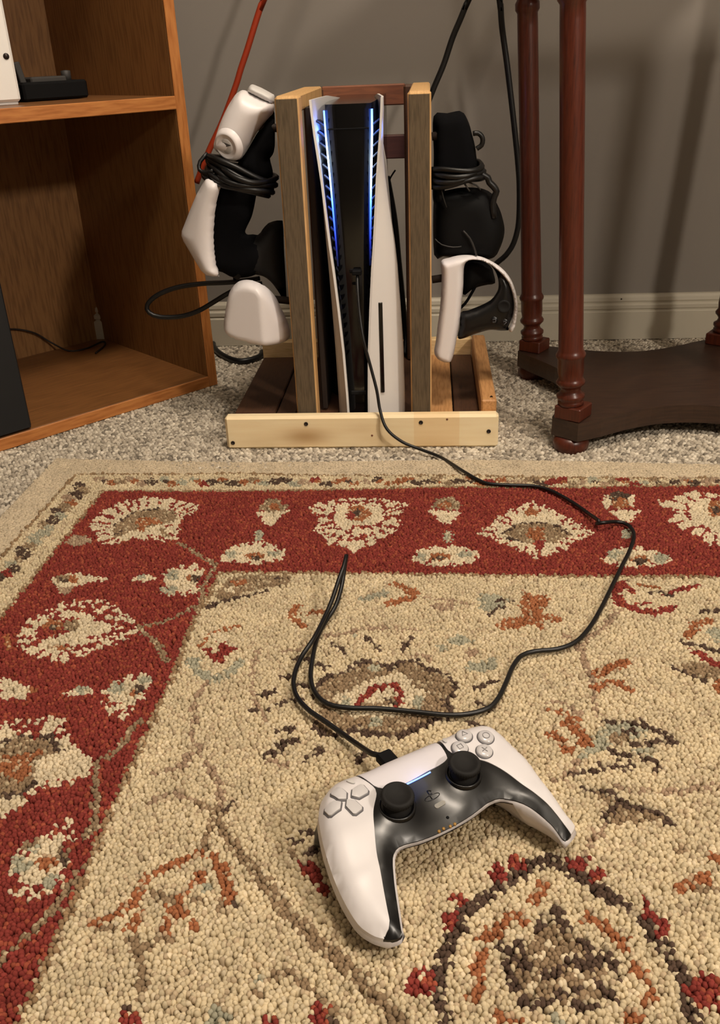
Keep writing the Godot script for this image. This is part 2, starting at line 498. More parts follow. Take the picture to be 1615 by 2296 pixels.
	sk(1, 2.2, [-129,-954,-115,-938])
	sk(1, 2.2, [-115,-961,-106,-945])
	sk(1, 2.2, [-100,-964,-93,-940])
	sk(1, 2.2, [-88,-965,-86,-945])
	sk(1, 2.2, [-71,-963,-76,-941])
	sk(1, 2.2, [-55,-961,-66,-939])
	sk(1, 2.2, [-42,-955,-56,-938])
	sk(1, 2.2, [-27,-948,-51,-929])
	sk(1, 2.2, [-22,-938,-47,-924])
	sk(1, 2.2, [-32,-917,-52,-912])
	sk(1, 2.2, [-31,-883,-50,-891])
	sk(1, 2.2, [-43,-868,-56,-880])
	sk(1, 2.2, [-54,-852,-67,-875])
	sk(1, 2.2, [-66,-840,-72,-864])
	sk(1, 2.2, [-79,-836,-81,-865])
	sk(1, 2.2, [-90,-839,-87,-868])
	sk(1, 2.2, [-106,-843,-96,-869])
	sk(1, 2.2, [-116,-858,-105,-873])
	sk(1, 2.2, [-130,-877,-113,-887])
	sk(1, 2.2, [-128,-899,-113,-901])
	sk(1, 2.2, [-136,-920,-115,-913])
	sk(1, 3, [-110,-942,-114,-908,-101,-879])
	sk(1, 3, [-56,-946,-49,-908,-60,-890])
	sk(1, 3, [-92,-873,-85,-890,-65,-886])
	sk(1, 3, [-114,-873,-96,-859])
	sk(1, 3, [-80,-859,-71,-872])
	sk(1, 3, [-128,-912,-115,-915])
	sk(1, 3, [-122,-890,-110,-901])
	sk(1, 3, [-34,-908,-50,-915])
	sk(1, 3, [-55,-890,-40,-886])
	sk(1, 3, [-111,-950,-87,-954,-55,-949])
	pg(5, [-68,-921,-71,-906,-81,-900,-92,-906,-97,-921,-94,-937,-84,-943,-73,-936])
	pg(1, [-85,-915,-86,-908,-90,-904,-94,-908,-97,-915,-96,-923,-92,-927,-87,-923])
	pg(4, [-78,-923,-79,-916,-83,-913,-87,-916,-89,-923,-88,-930,-84,-932,-80,-929])
	pg(2, [-77,-846,-78,-837,-83,-833,-88,-837,-90,-846,-89,-855,-85,-858,-80,-855])
	pg(3, [1,-934,8,-957,26,-961,36,-941,28,-926])
	pg(2, [-6,-930,15,-926,37,-922,24,-900,18,-891,10,-904])
	pg(5, [25,-941,22,-935,17,-933,11,-935,9,-941,11,-947,17,-950,22,-947])
	pg(6, [24,-866,23,-856,19,-852,15,-856,13,-866,15,-875,19,-879,23,-875])
	pg(2, [-19,-827,-8,-840,9,-844,26,-847,44,-839,53,-825,43,-809,20,-802,-7,-805,-18,-815])
	sk(1, 2.4, [-21,-828,-8,-826])
	sk(1, 2.4, [-5,-842,0,-837])
	sk(1, 2.4, [14,-847,14,-841])
	sk(1, 2.4, [32,-846,28,-841])
	sk(1, 2.4, [46,-840,37,-835])
	sk(1, 2.4, [51,-820,43,-820])
	sk(1, 2.4, [37,-806,32,-810])
	sk(1, 2.4, [23,-801,21,-808])
	sk(1, 2.4, [6,-802,8,-807])
	sk(1, 2.4, [-9,-805,-1,-811])
	pg(5, [20,-821,17,-815,9,-812,1,-815,-2,-821,1,-827,9,-829,17,-827])
	pg(4, [15,-819,13,-816,9,-814,4,-816,2,-819,4,-822,9,-824,13,-822])
	pg(6, [-4,-823,-6,-817,-10,-814,-14,-817,-15,-823,-14,-828,-10,-831,-6,-829])
	pg(6, [43,-827,40,-822,34,-820,28,-822,26,-827,29,-833,35,-835,41,-833])
	pg(2, [50,-872,72,-905,92,-929,117,-949,138,-928,156,-905,179,-872,153,-854,137,-834,111,-819,90,-837,69,-858])
	sk(1, 1.8, [48,-875,68,-875])
	sk(1, 1.8, [58,-890,72,-887])
	sk(1, 1.8, [68,-905,82,-896])
	sk(1, 1.8, [78,-918,89,-905])
	sk(1, 1.8, [92,-933,98,-918])
	sk(1, 1.8, [104,-943,106,-928])
	sk(1, 1.8, [115,-952,115,-933])
	sk(1, 1.8, [126,-945,123,-922])
	sk(1, 1.8, [139,-933,133,-920])
	sk(1, 1.8, [147,-922,140,-911])
	sk(1, 1.8, [157,-910,143,-899])
	sk(1, 1.8, [164,-899,152,-893])
	sk(1, 1.8, [173,-886,156,-883])
	sk(1, 1.8, [182,-872,168,-873])
	sk(1, 1.8, [173,-865,159,-868])
	sk(1, 1.8, [158,-855,146,-861])
	sk(1, 1.8, [148,-844,138,-854])
	sk(1, 1.8, [138,-831,131,-844])
	sk(1, 1.8, [127,-825,124,-836])
	sk(1, 1.8, [113,-817,114,-834])
	sk(1, 1.8, [104,-821,106,-832])
	sk(1, 1.8, [95,-828,101,-842])
	sk(1, 1.8, [85,-837,91,-845])
	sk(1, 1.8, [76,-847,87,-854])
	sk(1, 1.8, [64,-858,77,-862])
	sk(1, 1.8, [56,-864,73,-868])
	pg(3, [77,-872,94,-896,116,-899,138,-894,151,-868,129,-851,102,-851])
	sk(4, 2, [77,-868,94,-894,116,-899,137,-892,151,-868])
	sk(4, 2, [80,-865,99,-852])
	pg(5, [125,-872,121,-860,113,-855,106,-860,104,-872,108,-884,116,-889,123,-884])
	pg(1, [111,-858,123,-858,118,-840,112,-827,110,-840])
	pg(5, [122,-921,119,-914,113,-911,108,-914,106,-921,109,-928,115,-931,121,-928])
	sk(1, 2, [57,-875,74,-879])
	sk(1, 2, [77,-901,89,-894])
	sk(1, 2, [149,-901,141,-890])
	sk(1, 2, [166,-879,153,-883])
	pg(4, [233,-952,226,-937,214,-931,205,-937,203,-952,210,-968,222,-974,232,-967])
	pg(5, [226,-944,221,-933,213,-928,207,-933,207,-944,212,-956,219,-960,226,-956])
	pg(2, [198,-924,216,-928,237,-926,222,-905,217,-894,210,-905])
	pg(6, [216,-872,213,-863,208,-860,205,-863,205,-872,208,-880,213,-884,216,-880])
	pg(2, [207,-948,204,-935,200,-930,198,-935,198,-948,202,-961,206,-967,208,-961])
	pg(2, [235,-952,232,-941,228,-936,226,-941,227,-952,231,-964,235,-969,236,-964])
	pg(2, [175,-820,192,-840,217,-844,245,-827,246,-814,224,-803,193,-801,178,-808])
	sk(1, 2.4, [175,-822,184,-822])
	sk(1, 2.4, [193,-842,198,-835])
	sk(1, 2.4, [212,-845,212,-837])
	sk(1, 2.4, [226,-840,222,-834])
	sk(1, 2.4, [240,-832,231,-827])
	sk(1, 2.4, [248,-818,236,-818])
	sk(1, 2.4, [228,-804,224,-808])
	sk(1, 2.4, [216,-802,215,-806])
	sk(1, 2.4, [197,-801,200,-805])
	sk(1, 2.4, [185,-807,192,-811])
	pg(6, [197,-827,194,-819,187,-816,182,-819,181,-827,185,-835,191,-839,197,-835])
	pg(6, [243,-821,239,-814,232,-811,227,-814,226,-821,230,-828,237,-830,242,-828])
	pg(5, [224,-817,220,-811,211,-808,204,-811,202,-817,206,-824,215,-826,222,-824])
	pg(4, [220,-814,218,-811,212,-809,207,-810,206,-814,209,-818,214,-819,219,-818])
	pg(2, [261,-956,265,-944,286,-964,307,-977,335,-968,374,-931,348,-875,313,-841,292,-847,284,-865,272,-882,261,-901,275,-924,262,-936])
	sk(1, 2.4, [309,-838,311,-863])
	sk(1, 2.4, [294,-842,302,-866])
	sk(1, 2.4, [284,-858,294,-875])
	sk(1, 2.4, [273,-874,285,-884])
	sk(1, 2.4, [261,-895,276,-899])
	sk(1, 2.4, [269,-920,286,-917])
	sk(1, 2.4, [260,-935,279,-927])
	sk(1, 2.4, [274,-958,288,-943])
	sk(1, 2.4, [292,-972,301,-950])
	sk(1, 2.4, [315,-978,315,-957])
	sk(1, 2.4, [334,-972,327,-947])
	sk(1, 2.4, [332,-943,327,-933])
	sk(1, 2.4, [325,-906,322,-908])
	sk(1, 2.4, [318,-869,318,-882])
	pg(1, [288,-944,307,-956,304,-931,285,-897,284,-920])
	pg(2, [293,-948,310,-951,296,-904,285,-897])
	pg(5, [330,-931,323,-915,314,-908,308,-915,310,-931,317,-948,327,-955,332,-948])
	pg(4, [324,-927,320,-919,316,-916,313,-919,314,-927,318,-936,322,-939,325,-936])
	sk(1, 4, [312,-960,328,-955])
	sk(1, 4, [271,-879,294,-890,300,-875])
	pg(2, [-393,-776,-385,-785,-364,-788,-348,-779,-325,-776,-348,-767,-362,-756,-366,-745,-380,-761])
	pg(3, [-369,-776,-370,-770,-376,-767,-383,-770,-388,-776,-388,-782,-382,-785,-375,-782])
	pg(4, [-371,-773,-371,-769,-374,-768,-379,-769,-382,-773,-382,-777,-378,-778,-374,-777])
	pg(5, [-362,-775,-362,-770,-365,-768,-369,-770,-372,-775,-373,-779,-370,-781,-365,-779])
	pg(7, [-361,-753,-361,-747,-366,-745,-372,-747,-377,-753,-376,-759,-372,-761,-365,-759])
	pg(2, [-282,-777,-284,-772,-292,-770,-301,-772,-306,-776,-304,-781,-296,-784,-287,-782])
	pg(6, [-292,-780,-292,-776,-295,-774,-299,-776,-301,-779,-301,-783,-298,-785,-294,-783])
	pg(2, [-276,-786,-267,-804,-244,-807,-234,-792,-235,-768,-228,-754,-241,-743,-269,-745,-269,-765])
	sk(1, 3, [-275,-791,-269,-786])
	sk(1, 3, [-267,-806,-262,-795])
	sk(1, 3, [-255,-807,-254,-795])
	sk(1, 3, [-239,-802,-243,-792])
	sk(1, 3, [-233,-779,-238,-778])
	sk(1, 3, [-229,-756,-234,-761])
	sk(1, 3, [-238,-743,-242,-752])
	sk(1, 3, [-250,-742,-250,-750])
	sk(1, 3, [-266,-744,-263,-751])
	sk(1, 3, [-270,-759,-264,-764])
	pg(6, [-253,-754,-254,-748,-260,-746,-267,-748,-271,-754,-270,-760,-264,-762,-257,-760])
	pg(6, [-257,-783,-258,-776,-262,-774,-268,-776,-272,-783,-271,-789,-267,-792,-261,-789])
	pg(5, [-237,-777,-238,-772,-243,-771,-249,-772,-252,-777,-251,-781,-246,-783,-240,-781])
	pg(4, [-237,-777,-237,-772,-240,-769,-243,-772,-246,-777,-246,-782,-243,-785,-239,-782])
	pg(2, [-384,-667,-387,-702,-370,-723,-355,-736,-321,-734,-302,-721,-282,-703,-274,-686,-278,-667,-296,-657,-312,-643,-329,-634,-351,-638,-380,-658])
	sk(1, 3, [-387,-667,-372,-672])
	sk(1, 3, [-389,-692,-376,-689])
	sk(1, 3, [-387,-706,-374,-699])
	sk(1, 3, [-378,-718,-365,-706])
	sk(1, 3, [-371,-726,-359,-709])
	sk(1, 3, [-359,-738,-351,-716])
	sk(1, 3, [-348,-739,-345,-715])
	sk(1, 3, [-332,-738,-334,-720])
	sk(1, 3, [-320,-737,-327,-718])
	sk(1, 3, [-304,-726,-314,-714])
	sk(1, 3, [-285,-711,-306,-700])
	sk(1, 3, [-273,-693,-295,-689])
	sk(1, 3, [-273,-673,-299,-677])
	sk(1, 3, [-278,-664,-300,-671])
	sk(1, 3, [-291,-657,-308,-666])
	sk(1, 3, [-300,-650,-314,-662])
	sk(1, 3, [-308,-643,-320,-658])
	sk(1, 3, [-319,-636,-326,-652])
	sk(1, 3, [-331,-632,-334,-648])
	sk(1, 3, [-343,-634,-342,-648])
	sk(1, 3, [-356,-639,-352,-650])
	sk(1, 3, [-375,-656,-361,-667])
	pg(1, [-372,-680,-364,-707,-337,-702,-334,-683,-347,-675,-358,-665])
	pg(5, [-346,-692,-347,-685,-353,-682,-361,-685,-367,-692,-367,-699,-360,-702,-352,-699])
	pg(4, [-351,-687,-351,-684,-354,-683,-359,-684,-361,-687,-361,-690,-358,-692,-354,-690])
	pg(3, [-331,-692,-331,-685,-336,-682,-343,-685,-348,-692,-348,-699,-343,-702,-336,-699])
	sk(1, 4, [-349,-720,-330,-715,-310,-700,-279,-693])
	sk(1, 4, [-316,-671,-302,-676,-293,-683])
	sk(1, 4, [-349,-656,-331,-659])
	sk(1, 4, [-390,-702,-367,-715])
	sk(1, 4, [-319,-700,-311,-713,-298,-708])
	sk(1, 4, [-340,-728,-318,-726])
	sk(1, 4, [-376,-658,-360,-661])
	sk(1, 4, [-289,-681,-278,-691])
	sk(1, 4, [-325,-652,-308,-661])
	sk(5, 5, [-349,-656,-333,-656])
	sk(5, 4, [-395,-672,-383,-653])
	sk(3, 4, [-277,-852,-248,-826,-224,-804,-229,-763,-224,-730,-246,-704,-264,-692,-274,-691])
	sk(3, 4, [-271,-686,-247,-662,-233,-636])
	pg(2, [-311,-589,-295,-600,-282,-596,-289,-588,-306,-587])
	pg(2, [-280,-584,-275,-602,-263,-617,-244,-619,-237,-601,-240,-583,-248,-559,-260,-562,-271,-575])
	sk(1, 3, [-280,-587,-273,-588])
	sk(1, 3, [-277,-602,-269,-598])
	sk(1, 3, [-267,-614,-264,-607])
	sk(1, 3, [-254,-620,-254,-611])
	sk(1, 3, [-243,-621,-247,-612])
	sk(1, 3, [-237,-595,-244,-593])
	sk(1, 3, [-240,-580,-245,-584])
	sk(1, 3, [-244,-565,-248,-574])
	sk(1, 3, [-253,-558,-254,-567])
	sk(1, 3, [-270,-571,-266,-576])
	pg(6, [-259,-599,-259,-592,-263,-589,-270,-592,-274,-598,-274,-605,-269,-607,-263,-605])
	pg(6, [-241,-611,-241,-606,-245,-604,-249,-606,-252,-611,-252,-616,-249,-618,-244,-616])
	pg(4, [-241,-597,-242,-592,-246,-590,-251,-592,-254,-597,-254,-602,-250,-604,-245,-602])
	pg(5, [-246,-593,-247,-589,-250,-588,-254,-589,-257,-593,-256,-596,-253,-598,-249,-596])
	pg(6, [-288,-595,-290,-592,-295,-590,-301,-592,-304,-595,-303,-598,-298,-599,-292,-598])
	sk(1, 3, [-278,-584,-267,-584])
	sk(1, 3, [-270,-575,-259,-579])
	sk(1, 3, [-260,-562,-249,-575])
	pg(2, [-345,-531,-345,-558,-328,-557,-312,-564,-297,-556,-288,-538,-270,-521,-259,-512,-255,-497,-265,-488,-283,-480,-293,-465,-304,-450,-319,-464])
	sk(1, 3.5, [-344,-560,-334,-546])
	sk(1, 3.5, [-325,-561,-321,-544])
	sk(1, 3.5, [-314,-566,-314,-545])
	sk(1, 3.5, [-294,-554,-300,-543])
	sk(1, 3.5, [-291,-541,-301,-532])
	sk(1, 3.5, [-314,-549,-314,-540])
	sk(1, 3.5, [-330,-555,-326,-544])
	sk(1, 3, [-290,-465,-293,-474])
	sk(1, 3, [-277,-480,-284,-487])
	sk(1, 3, [-266,-484,-275,-490])
	sk(1, 3, [-281,-472,-288,-482])
	pg(3, [-340,-516,-326,-535,-301,-536,-287,-521,-303,-509,-295,-492,-296,-472,-312,-470,-326,-485])
	pg(5, [-334,-510,-310,-520,-298,-522,-308,-504,-297,-496,-307,-488,-329,-497])
	sk(4, 4, [-338,-528,-328,-537,-303,-538,-287,-521])
	sk(4, 4, [-314,-473,-298,-475,-294,-487])
	pg(1, [-336,-556,-329,-553,-325,-537,-328,-540])
	sk(1, 4, [-319,-548,-312,-537])
	pg(2, [-374,-611,-365,-609,-335,-595,-342,-583,-361,-582])
	sk(5, 4, [-344,-597,-335,-595])
	pg(2, [-281,-412,-282,-431,-269,-439,-256,-453,-243,-439,-249,-425,-240,-413,-239,-401,-245,-391,-259,-382,-276,-394])
	sk(1, 4, [-282,-412,-275,-412])
	sk(1, 4, [-283,-427,-275,-423])
	sk(1, 4, [-275,-437,-270,-430])
	sk(1, 4, [-266,-445,-264,-437])
	sk(1, 4, [-259,-452,-259,-441])
	sk(1, 4, [-249,-447,-252,-436])
	sk(1, 4, [-246,-432,-250,-427])
	sk(1, 4, [-244,-419,-248,-418])
	sk(1, 4, [-238,-406,-243,-408])
	sk(1, 4, [-241,-395,-246,-400])
	sk(1, 4, [-250,-386,-253,-395])
	sk(1, 4, [-259,-380,-259,-392])
	sk(1, 4, [-270,-387,-267,-394])
	sk(1, 4, [-279,-398,-272,-403])
	pg(3, [-242,-420,-242,-415,-244,-413,-249,-415,-252,-420,-253,-425,-250,-428,-246,-426])
	pg(4, [-242,-417,-242,-413,-244,-411,-247,-413,-249,-416,-250,-420,-248,-422,-245,-421])
	pg(5, [-250,-414,-250,-409,-254,-408,-258,-409,-262,-413,-262,-418,-258,-420,-254,-418])
	pg(6, [-268,-412,-267,-406,-270,-403,-275,-406,-280,-412,-281,-418,-277,-420,-272,-418])
	pg(6, [-244,-399,-244,-396,-246,-394,-250,-396,-253,-399,-253,-403,-250,-405,-247,-403])
	pg(6, [-265,-425,-266,-422,-268,-421,-271,-422,-274,-424,-274,-427,-271,-428,-268,-427])
	sk(1, 4, [-275,-397,-262,-395])
	sk(3, 4, [-278,-427,-271,-430])
	sk(3, 4, [-235,-557,-242,-522,-254,-509,-240,-466,-234,-448,-240,-440])
	sk(3, 4, [-232,-450,-238,-435])
	sk(3, 4, [-233,-410,-237,-382])
	sk(3, 4, [-186,-391,-183,-403])
	sk(3, 5, [-236,-385,-243,-365,-250,-352,-258,-342])
	pg(7, [519,-987,515,-981,508,-979,502,-982,500,-988,503,-994,510,-996,516,-994])
	pg(3, [531,-993,528,-988,521,-986,515,-988,513,-994,516,-999,523,-1001,529,-999])
	pg(4, [530,-988,528,-985,524,-983,521,-985,520,-988,522,-992,525,-993,528,-992])
	pg(4, [542,-982,539,-976,533,-974,527,-977,525,-982,528,-987,534,-989,540,-987])
	pg(1, [555,-986,551,-980,545,-978,538,-980,536,-986,540,-992,547,-995,553,-992])
	pg(1, [565,-992,561,-986,555,-984,550,-986,548,-993,552,-999,558,-1001,563,-999])
	pg(5, [564,-987,562,-984,558,-982,555,-984,554,-987,556,-991,560,-992,563,-991])
	pg(3, [576,-982,573,-976,568,-974,563,-977,562,-982,564,-987,570,-989,574,-987])
	pg(7, [587,-987,584,-981,579,-979,575,-981,574,-987,577,-992,582,-995,586,-992])
	pg(6, [603,-993,600,-987,594,-985,589,-987,587,-994,590,-1000,597,-1002,602,-1000])
	pg(4, [602,-988,600,-985,597,-984,594,-985,593,-989,595,-992,598,-994,601,-992])
	pg(7, [614,-983,611,-978,605,-976,600,-978,598,-983,602,-987,607,-989,613,-987])
	pg(2, [449,-860,471,-893,491,-917,516,-937,537,-916,555,-893,578,-860,552,-842,536,-822,510,-807,489,-825,468,-846])
	sk(1, 1.8, [503,-931,505,-916])
	sk(1, 1.8, [514,-940,514,-921])
	sk(1, 1.8, [525,-933,522,-910])
	sk(1, 1.8, [538,-921,532,-908])
	sk(1, 1.8, [546,-910,539,-899])
	sk(1, 1.8, [556,-898,542,-887])
	sk(1, 1.8, [563,-887,551,-881])
	sk(1, 1.8, [572,-874,555,-871])
	sk(1, 1.8, [581,-860,567,-861])
	sk(1, 1.8, [572,-853,558,-856])
	sk(1, 1.8, [557,-843,545,-849])
	sk(1, 1.8, [547,-832,537,-842])
	sk(1, 1.8, [537,-819,530,-832])
	sk(1, 1.8, [526,-813,523,-824])
	sk(1, 1.8, [512,-805,513,-822])
	sk(1, 1.8, [503,-809,505,-820])
	pg(3, [476,-860,493,-884,515,-887,537,-882,550,-856,528,-839,501,-839])
	sk(4, 2, [476,-856,493,-882,515,-887,536,-880,550,-856])
	pg(5, [524,-860,520,-848,512,-843,505,-848,503,-860,507,-872,515,-877,522,-872])
	pg(1, [510,-846,522,-846,517,-828,511,-815,509,-828])
	pg(5, [521,-909,518,-902,512,-899,507,-902,505,-909,508,-916,514,-919,520,-916])
	sk(1, 2, [548,-889,540,-878])
	sk(1, 2, [565,-867,552,-871])
	pg(5, [625,-932,620,-921,612,-916,606,-921,606,-932,611,-944,618,-948,625,-944])
	pg(6, [615,-860,612,-851,607,-848,604,-851,604,-860,607,-868,612,-872,615,-868])
	pg(2, [606,-936,603,-923,599,-918,597,-923,597,-936,601,-949,605,-955,607,-949])
	pg(2, [574,-808,591,-828,616,-832,644,-815,645,-802,623,-791,592,-789,577,-796])
	sk(1, 2.4, [574,-810,583,-810])
	sk(1, 2.4, [592,-830,597,-823])
	sk(1, 2.4, [611,-833,611,-825])
	pg(6, [596,-815,593,-807,586,-804,581,-807,580,-815,584,-823,590,-827,596,-823])
	pg(5, [623,-805,619,-799,610,-796,603,-799,601,-805,605,-812,614,-814,621,-812])
	pg(4, [619,-802,617,-799,611,-797,606,-798,605,-802,608,-806,613,-807,618,-806])
	pg(4, [626,-992,624,-987,618,-985,611,-987,608,-992,610,-997,616,-999,623,-997])
	pg(4, [626,-986,625,-983,622,-981,618,-983,616,-987,617,-990,620,-992,624,-990])
	pg(6, [641,-979,639,-973,633,-970,626,-973,622,-980,624,-986,630,-989,637,-986])
	pg(7, [652,-984,650,-978,644,-976,637,-978,634,-984,636,-990,642,-993,649,-990])
	pg(1, [663,-990,661,-985,656,-983,650,-985,647,-990,649,-995,654,-997,660,-995])
	pg(5, [664,-985,663,-981,660,-980,656,-981,654,-985,655,-989,659,-990,662,-989])
	pg(4, [680,-978,678,-973,672,-971,666,-973,663,-978,665,-983,671,-985,677,-983])
	pg(5, [691,-982,689,-977,684,-974,679,-977,676,-983,678,-988,683,-991,688,-988])
	pg(5, [702,-988,700,-982,695,-980,689,-983,686,-989,688,-995,693,-997,699,-995])
	pg(4, [703,-983,702,-980,698,-978,695,-980,693,-983,694,-987,698,-988,701,-987])
	pg(5, [713,-976,712,-972,707,-970,702,-972,700,-977,702,-981,706,-983,711,-981])
	pg(7, [726,-981,725,-975,721,-973,717,-975,714,-981,716,-987,720,-990,724,-987])
	pg(4, [741,-987,739,-981,734,-979,728,-981,725,-987,727,-993,733,-996,738,-993])
	pg(5, [742,-982,740,-978,737,-977,733,-979,732,-982,733,-986,736,-987,740,-986])
	pg(5, [754,-975,753,-971,749,-969,744,-971,742,-975,744,-980,748,-982,752,-980])
	pg(5, [767,-980,765,-974,760,-971,755,-974,753,-980,755,-986,759,-989,764,-986])
	pg(5, [780,-986,778,-981,771,-979,765,-981,763,-986,765,-991,771,-993,777,-991])
	pg(4, [780,-981,778,-977,775,-976,771,-977,770,-981,771,-985,775,-986,778,-985])
	pg(4, [790,-974,788,-969,783,-967,778,-969,776,-974,778,-980,783,-982,788,-980])
	pg(4, [807,-979,805,-973,798,-971,792,-973,789,-979,792,-985,798,-987,805,-985])
	pg(3, [814,-985,812,-979,807,-977,802,-980,800,-985,802,-991,807,-993,812,-991])
	pg(5, [815,-980,813,-976,810,-975,807,-976,805,-980,807,-984,810,-985,814,-984])
	pg(3, [831,-973,828,-967,823,-964,817,-967,815,-973,818,-980,823,-982,829,-980])
	pg(4, [842,-978,839,-972,833,-970,827,-972,824,-978,827,-984,833,-986,839,-984])
	pg(5, [854,-984,852,-979,846,-977,841,-979,839,-984,841,-989,847,-991,852,-989])
	pg(4, [854,-979,853,-975,849,-974,846,-975,845,-979,846,-982,850,-984,853,-982])
	pg(5, [870,-972,866,-966,860,-963,853,-966,851,-972,854,-979,860,-981,867,-978])
	pg(1, [879,-977,876,-972,870,-970,864,-972,862,-977,864,-982,871,-983,877,-981])
	pg(5, [891,-983,888,-976,884,-973,880,-976,879,-983,881,-989,886,-992,889,-989])
	pg(5, [893,-978,891,-974,887,-973,884,-974,883,-978,885,-981,888,-983,891,-981])
	pg(7, [900,-971,898,-965,893,-963,889,-965,888,-971,890,-977,895,-979,899,-977])
	pg(7, [919,-975,915,-969,908,-967,902,-970,900,-976,903,-982,910,-984,916,-982])
	pg(3, [931,-981,928,-976,921,-974,915,-976,913,-982,916,-987,923,-989,929,-987])
	pg(4, [930,-976,928,-973,924,-971,921,-973,920,-976,922,-980,925,-981,928,-980])
	pg(4, [942,-970,939,-964,933,-962,927,-965,925,-970,928,-975,934,-977,940,-975])
	pg(1, [955,-974,951,-968,945,-966,938,-968,936,-974,940,-980,947,-983,953,-980])
	pg(1, [965,-980,961,-974,955,-972,950,-974,948,-981,952,-987,958,-989,963,-987])
	pg(5, [964,-975,962,-972,958,-970,955,-972,954,-975,956,-979,960,-980,963,-979])
	pg(3, [976,-970,973,-964,968,-962,963,-965,962,-970,964,-975,970,-977,974,-975])
	pg(7, [987,-975,984,-969,979,-967,975,-969,974,-975,977,-980,982,-983,986,-980])
	pg(6, [1003,-981,1000,-975,994,-973,989,-975,987,-982,990,-988,997,-990,1002,-988])
	pg(4, [1002,-976,1000,-973,997,-972,994,-973,993,-977,995,-980,998,-982,1001,-980])
	pg(7, [1014,-971,1011,-966,1005,-964,1000,-966,998,-971,1002,-975,1007,-977,1013,-975])
	sk(1, 2.4, [621,-829,617,-821])
	sk(1, 2.4, [641,-815,631,-812])
	sk(1, 2.4, [642,-787,633,-792])
	sk(1, 2.4, [627,-783,621,-790])
	pg(6, [639,-805,638,-800,634,-798,629,-800,626,-805,627,-809,632,-811,637,-809])
	pg(2, [655,-918,686,-934,708,-938,744,-933,778,-917,766,-902,763,-884,766,-859,748,-840,738,-822,724,-815,717,-805,708,-818,689,-823,682,-845,668,-857,674,-877,667,-892])
	sk(1, 2.2, [652,-921,678,-904])
	sk(1, 2.2, [670,-930,684,-914])
	sk(1, 2.2, [684,-937,693,-921])
	sk(1, 2.2, [699,-940,706,-916])
	sk(1, 2.2, [711,-941,713,-921])
	sk(1, 2.2, [728,-939,723,-917])
	sk(1, 2.2, [744,-937,733,-915])
	sk(1, 2.2, [757,-931,743,-914])
	sk(1, 2.2, [772,-924,748,-905])
	sk(1, 2.2, [777,-914,752,-900])
	sk(1, 2.2, [767,-893,747,-888])
	sk(1, 2.2, [768,-859,749,-867])
	sk(1, 2.2, [756,-844,743,-856])
	sk(1, 2.2, [745,-828,732,-851])
	sk(1, 2.2, [733,-816,727,-840])
	sk(1, 2.2, [720,-812,718,-841])
	sk(1, 2.2, [709,-815,712,-844])
	sk(1, 2.2, [693,-819,703,-845])
	sk(1, 2.2, [683,-834,694,-849])
	sk(1, 2.2, [669,-853,686,-863])
	sk(1, 2.2, [671,-875,686,-877])
	sk(1, 2.2, [663,-896,684,-889])
	sk(1, 3, [689,-918,685,-884,698,-855])
	sk(1, 3, [743,-922,750,-884,739,-866])
	sk(1, 3, [707,-849,714,-866,734,-862])
	sk(1, 3, [685,-849,703,-835])
	sk(1, 3, [719,-835,728,-848])
	sk(1, 3, [671,-888,684,-891])
	sk(1, 3, [677,-866,689,-877])
	sk(1, 3, [765,-884,749,-891])
	sk(1, 3, [744,-866,759,-862])
	sk(1, 3, [688,-926,712,-930,744,-925])
	pg(5, [731,-897,728,-882,718,-876,707,-882,702,-897,705,-913,715,-919,726,-912])
	pg(1, [714,-891,713,-884,709,-880,705,-884,702,-891,703,-899,707,-903,712,-899])
	pg(4, [721,-899,720,-892,716,-889,712,-892,710,-899,711,-906,715,-908,719,-905])
	pg(2, [722,-822,721,-813,716,-809,711,-813,709,-822,710,-831,714,-834,719,-831])
	pg(3, [800,-910,807,-933,825,-937,835,-917,827,-902])
	pg(2, [793,-906,814,-902,836,-898,823,-876,817,-867,809,-880])
	pg(5, [824,-917,821,-911,816,-909,810,-911,808,-917,810,-923,816,-926,821,-923])
	pg(6, [823,-842,822,-832,818,-828,814,-832,812,-842,814,-851,818,-855,822,-851])
	pg(2, [780,-803,791,-816,808,-820,825,-823,843,-815,852,-801,842,-785,819,-778,792,-781,781,-791])
	sk(1, 2.4, [778,-804,791,-802])
	sk(1, 2.4, [794,-818,799,-813])
	sk(1, 2.4, [813,-823,813,-817])
	sk(1, 2.4, [831,-822,827,-817])
	sk(1, 2.4, [845,-816,836,-811])
	sk(1, 2.4, [850,-796,842,-796])
	pg(5, [819,-797,816,-791,808,-788,800,-791,797,-797,800,-803,808,-805,816,-803])
	pg(4, [814,-795,812,-792,808,-790,803,-792,801,-795,803,-798,808,-800,812,-798])
	pg(6, [795,-799,793,-793,789,-790,785,-793,784,-799,785,-804,789,-807,793,-805])
	pg(6, [842,-803,839,-798,833,-796,827,-798,825,-803,828,-809,834,-811,840,-809])
	pg(2, [849,-848,871,-881,891,-905,916,-925,937,-904,955,-881,978,-848,952,-830,936,-810,910,-795,889,-813,868,-834])
	sk(1, 1.8, [847,-851,867,-851])
	sk(1, 1.8, [857,-866,871,-863])
	sk(1, 1.8, [867,-881,881,-872])
	sk(1, 1.8, [877,-894,888,-881])
	sk(1, 1.8, [891,-909,897,-894])
	sk(1, 1.8, [903,-919,905,-904])
	sk(1, 1.8, [914,-928,914,-909])
	sk(1, 1.8, [925,-921,922,-898])
	sk(1, 1.8, [938,-909,932,-896])
	sk(1, 1.8, [946,-898,939,-887])
	sk(1, 1.8, [956,-886,942,-875])
	sk(1, 1.8, [963,-875,951,-869])
	sk(1, 1.8, [972,-862,955,-859])
	sk(1, 1.8, [981,-848,967,-849])
	sk(1, 1.8, [972,-841,958,-844])
	sk(1, 1.8, [957,-831,945,-837])
